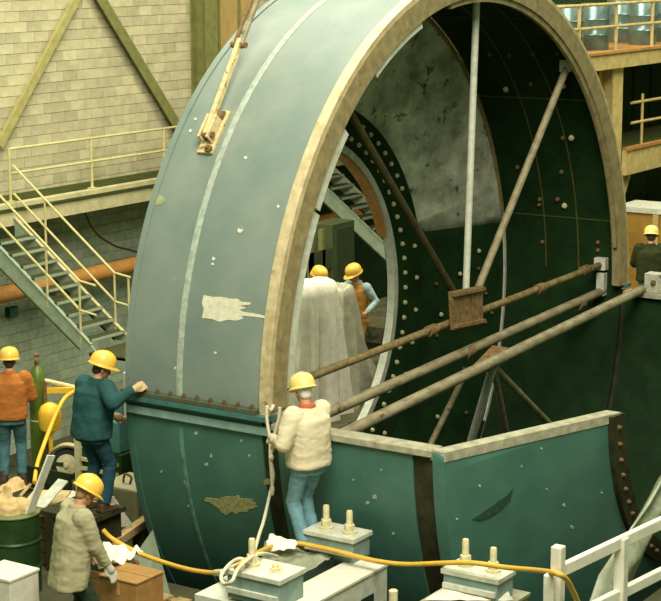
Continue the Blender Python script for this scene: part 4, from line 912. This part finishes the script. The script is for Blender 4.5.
MB().bar(Vector((cx.x-.0, cx.y, FLOOR+.32))+AWAY*.05, Vector((base_t.x, base_t.y, FLOOR+.32)), .3, .05).build('cart_deck', darkbox, ct)
for q in ((58, 425), (44, 372)): pass
hA = on(44, 378, 'y', cx.y+.5); hB = on(82, 387, 'y', cx.y+.2)
MB().tube([hA, hB], .028, 8).build('handle_bar', bolt_p, ct, 40); MB().tube([hB, Vector((hB.x, hB.y, FLOOR))], .025, 8).build('handle_post', rust, ct, 40); MB().tube([hA, Vector((hA.x, hA.y, FLOOR))], .025, 8).build('handle_post', rust, ct, 40)
MB().bar(on(46, 388, 'y', cx.y+.48), on(76, 388, 'y', cx.y+.2), .06, .07).build('cross_bar', yellow, ct)
hp_ = [on(74, 389, 'y', cx.y+.1), on(64, 396, 'y', cx.y), on(57, 408, 'y', cx.y-.05), on(50, 424, 'y', cx.y-.1), on(43, 442, 'y', cx.y-.2), on(36, 462, 'y', cx.y-.3), on(33, 480, 'y', cx.y-.5)]
tag(MB().tube(smoothpath(hp_), .028, 8).build('welding_hose', yellow, None, 60), 'yellow hose looping down over the cart beside the gas cylinder', 'hose')
# open drum with sack and board
d = on(11, 510, 'z', FLOOR+.88); dr_ = thing('open_drum', 'dark green open drum at the left edge holding a sack and a board', 'drum', (d.x, d.y, FLOOR)); D0 = Vector((d.x, d.y, FLOOR))
prof = [(.27, 0), (.285, .01), (.285, .28), (.30, .30), (.285, .32), (.285, .57), (.30, .59), (.285, .61), (.285, .87), (.295, .885), (.275, .885), (.27, .86), (.27, .55)]
MB().lathe(D0, prof, 26).build('drum_body', darkbox, dr_, 30); MB().lathe(D0+Vector((0, 0, .875)), [(.285, 0), (.298, .008), (.298, .02), (.282, .025)], 26).build('rim_band', mat('worn_rim', srgb(96, 104, 60), .5), dr_, 40)
V = Vol(); c = D0+Vector((-.02, 0, .86)); V.ball(c, (.20, .18, .2)); V.ball(c+Vector((-.05, .10, .10)), (.15, .14, .13)); V.ball(c+Vector((.06, -.08, .08)), (.13, .12, .12)); V.limb([c+Vector((0, .05, .18)), c+Vector((.02, .06, .30))], [.06, .045])
tag(V.build('tan_sack', tanm, None, .018, 2, .03, 4), 'tan cloth sack stuffed into the open drum', 'sack')
a = on(27, 512, 'x', d.x+.05); c = on(50, 453, 'x', d.x+.25)
tag(MB().bar(a-(c-a)*.25, c, .13, .02, (0, 1, .3)).build('pale_board', white_p, None, bevel=.004), 'pale board leaning out of the open drum', 'board')
p = on(12, 566, 'z', .0); wb = thing('white_box', 'white box at the bottom left corner below the drum', 'box', (p.x, p.y, FLOOR))
MB().box((p.x-.3, p.y-.22, FLOOR), (p.x+.12, p.y+.25, -.02)).build('box_body', white_p, wb, bevel=.008); MB().box((p.x-.31, p.y-.23, -.02), (p.x+.13, p.y+.26, .01)).build('lid', white_p, wb, bevel=.005)
# crate with stacked sheets
p = on(50, 500, 'z', -.10); cr2 = thing('tool_crate', 'brown timber crate with pale corner post behind the grey-coated man', 'crate', (p.x, p.y, FLOOR))
dkw = mat('dark_stained_timber', srgb(86, 70, 32), .8, 0, .3, 5, .05, .2)
for k in range(4): MB().box((p.x-.42, p.y-.35, FLOOR+.02+k*.145), (p.x-.39, p.y+.35, FLOOR+.15+k*.145)).build('side_slat', dkw, cr2); MB().box((p.x-.42, p.y-.38, FLOOR+.02+k*.145), (p.x+.38, p.y-.35, FLOOR+.15+k*.145)).build('side_slat', dkw, cr2)
MB().box((p.x-.39, p.y-.35, FLOOR), (p.x+.38, p.y+.35, -.13)).build('crate_body', dkw, cr2); MB().box((p.x-.46, p.y-.42, FLOOR), (p.x-.38, p.y-.34, -.10)).build('corner_post', woodm, cr2)
for k, (dx, dy, rz, m, lab) in enumerate(((0, 0, .15, tanm, 'tan sheet lying lowest on the brown crate'), (.04, -.06, -.25, white_p, 'pale sheet lying in the middle of the pile on the brown crate'), (-.05, .05, .5, mat('buff_sheet', srgb(200, 176, 124), .8), 'buff sheet lying on top of the pile on the brown crate'))):
    m_ = MB().box((-.36, -.22, 0), (.36, .22, .022)); o = m_.build('flat_sheet', m, None, bevel=.003); o.location = (p.x+dx, p.y+dy, -.128+k*.024); o.rotation_euler = (0, 0, rz); tag(o, lab, 'sheet')
a = on(38, 505, 'z', -.05); c = on(62, 478, 'z', .18)
tag(MB().bar(a, c, .16, .018, (0, 0, 1)).build('pale_board', pale, None, bevel=.003), 'short pale board propped on the pile of sheets', 'board')
V = Vol(); q = on(6, 470, 'z', .05); 
# machine by the shell: grille, teal boxes, concrete block
q = Vector((-2.75, 3.62, FLOOR)); mc = thing('pump_unit', 'blue-green pump unit with pale grille slats between the dark-clothed man and the shell', 'machine', q)
MB().box((q.x-.25, q.y-.3, FLOOR), (q.x+.35, q.y+.35, FLOOR+.75)).build('casing', darkbox, mc, bevel=.01)
for k in range(5): MB().box((q.x-.29, q.y-.26, FLOOR+.12+k*.12), (q.x-.25, q.y+.32, FLOOR+.16+k*.12)).build('grille_slat', bolt_p, mc)
MB().box((q.x-.22, q.y-.25, FLOOR+.75), (q.x+.3, q.y+.12, FLOOR+1.15)).build('motor_box', tealbox, mc, bevel=.02); MB().box((q.x-.1, q.y-.2, FLOOR+1.15), (q.x+.2, q.y+.3, FLOOR+1.35)).build('terminal_box', tealbox, mc, bevel=.02)
MB().box((q.x-.30, q.y+.33, FLOOR), (q.x-.22, q.y+.41, FLOOR+1.1)).build('frame_post', bolt_p, mc); MB().tube([q+Vector((-.1, -.28, 1.2)), q+Vector((-.1, -.28, 1.75)), q+Vector((.1, -.28, 1.8))], .03, 8).build('vent_pipe', pale, mc, 40)
q = Vector((-3.42, 2.86, FLOOR)); cbk = thing('counterweight_block', 'pale grey concrete block with lifting eye at the edge of the pit', 'block', q)
MB().box((q.x-.2, q.y-.3, FLOOR), (q.x+.4, q.y+.32, FLOOR+.58)).build('block_body', mat('pale_concrete', srgb(168, 162, 128), .9, 0, .15, 6, .06, .2), cbk, bevel=.03)
MB().tube(smoothpath([q+Vector((-.0, -.02, .57)), q+Vector((.0, -.05, .66)), q+Vector((.0, .05, .68)), q+Vector((.0, .08, .57))]), .015, 8).build('lifting_eye', rust, cbk, 60)
pts = [on(98, 528, 'z', -.35), on(104, 497, 'z', .0), on(112, 495, 'z', .02), on(131, 524, 'z', -.35)]
tag(MB().add(pts+[v+AWAY*.02 for v in pts], [(0,1,2,3),(7,6,5,4),(0,4,5,1),(1,5,6,2),(2,6,7,3),(3,7,4,0)]).build('steel_plate', pale, None), 'pointed pale steel plate propped up in front of the grey-coated man', 'plate')
a = on(112, 541, 'z', -.42); c = on(146, 518, 'z', -.42)
for e, lab in ((a*.9+c*.1, 'timber packing block under the near end of the raw beam'), (a*.15+c*.85, 'timber packing block under the far end of the raw beam')): tag(MB().box((e.x-.1, e.y-.08, FLOOR), (e.x+.1, e.y+.08, -.472)).build('packing_block', dkw0, None, bevel=.006), lab, 'timber block')
tag(MB().bar(a-(c-a)*.05, c, .11, .10).build('timber_beam', woodm, None, bevel=.008), 'raw timber beam lying on the floor toward the shell', 'timber')
pts = [on(132, 556, 'z', -.25), on(151, 529, 'z', -.1), on(170, 600, 'z', -.69), on(150, 612, 'z', -.69)]
for v in pts: v.x = min(v.x, -4.70)
tag(MB().add(pts+[v+Vector((.02, .02, 0)) for v in pts], [(0,1,2,3),(7,6,5,4),(0,4,5,1),(1,5,6,2),(2,6,7,3),(3,7,4,0)]).build('steel_plate', mat('grey_green_plate', srgb(120, 130, 104), .6), None), 'grey-green steel plate leaning by the mill behind the cardboard box', 'plate')
# pallet, cardboard box, rags, small crate
p = on(138, 566, 'z', .0); pt = thing('pallet_stack', 'stack of timber pallets under the cardboard box', 'pallet', (p.x, p.y, FLOOR))
for lv in range(2):
    for k in range(5): MB().box((p.x-.42, p.y-.52+k*.24, FLOOR+.10+lv*.14), (p.x+.48, p.y-.36+k*.24, FLOOR+.125+lv*.14)).build('board', woodm, pt)
    for x in (-.42, .0, .40): MB().box((p.x+x, p.y-.52, FLOOR+lv*.14), (p.x+x+.08, p.y+.60, FLOOR+.10+lv*.14)).build('bearer', woodm, pt)
zt = FLOOR+.125+.14
cb_ = thing('cardboard_box', 'brown cardboard box at the bottom edge in front of the mill', 'box', (p.x, p.y, zt))
MB().box((p.x-.40, p.y-.28, zt), (p.x+.02, p.y+.2, .0)).build('box_body', card, cb_, bevel=.006); MB().bar((p.x-.40, p.y-.04, .0), (p.x-.40, p.y-.26, -.14), .01, .2).build('flap', card, cb_) if False else None
MB().box((p.x-.41, p.y-.29, -.004), (p.x-.20, p.y+.21, .008)).build('flap', card, cb_); MB().box((p.x-.185, p.y-.29, -.004), (p.x+.03, p.y+.21, .008)).build('flap', card, cb_)
MB().box((p.x-.405, p.y-.06, -.16), (p.x-.399, p.y-.02, .0)).build('tape', mat('tape', srgb(186, 146, 84), .4), cb_)
pc_ = Vector((p.x+.06, p.y+.42, zt)); ck = thing('slatted_crate', 'small slatted timber crate beside the cardboard box', 'crate', pc_)
for k in range(3): MB().box((pc_.x-.22, pc_.y-.16, zt+.02+k*.12), (pc_.x-.20, pc_.y+.16, zt+.11+k*.12)).build('slat', card, ck); MB().box((pc_.x-.22, pc_.y-.18, zt+.02+k*.12), (pc_.x+.2, pc_.y-.16, zt+.11+k*.12)).build('slat', card, ck)
for sx_, sy2 in ((-1, -1), (-1, 1), (1, -1), (1, 1)): MB().box((pc_.x+sx_*.2-.02, pc_.y+sy2*.16-.02, zt), (pc_.x+sx_*.2+.02, pc_.y+sy2*.16+.02, zt+.38)).build('corner_post', card, ck)
MB().box((pc_.x-.2, pc_.y-.16, zt), (pc_.x+.2, pc_.y+.16, zt+.02)).build('crate_base', card, ck)
sheet('white_rag', 'crumpled white rag lying over the slatted crate', 'rag', (pc_+Vector((-.22, -.24, .36)), pc_+Vector((.26, -.20, .36)), pc_+Vector((.24, .22, .38)), pc_+Vector((-.2, .20, .37))), 12, 12, .13, clothw, 21, .03, .012)
V = Vol(); q = on(8, 482, 'z', FLOOR+.25)
for dx, dy, dz, r in ((0, 0, .12, .2), (.15, -.2, .1, .17), (-.05, .22, .1, .16), (.1, 0, .22, .13)): V.ball(Vector((q.x+dx, q.y+dy, FLOOR+dz)), (r, r, r*.7))
tag(V.build('tan_bundle', tanm, None, .018, 2, .03, 9), 'tan canvas bundle on the floor behind the open drum', 'bundle')
q = on(30, 492, 'z', FLOOR+.3); tb = thing('tool_box', 'dark open tool box on the floor behind the leaning board', 'tool box', (q.x, q.y, FLOOR))
MB().box((q.x-.2, q.y-.42, FLOOR), (q.x+.25, q.y+.3, FLOOR+.28)).build('box_body', mat('black_green_metal', srgb(26, 40, 18), .5), tb, bevel=.01); MB().bar((q.x+.26, q.y-.42, FLOOR+.42), (q.x+.26, q.y+.3, FLOOR+.42), .02, .28).build('lid', mat('black_green_metal', srgb(26, 40, 18), .5), tb)
for k, (y, m) in enumerate(((-.3, rust), (-.12, bolt_p), (.08, woodm))): MB().tube([(q.x-.12, q.y+y, FLOOR+.29), (q.x+.2, q.y+y+.12, FLOOR+.34)], .022, 8).build('tool_handle', m, tb, 40)
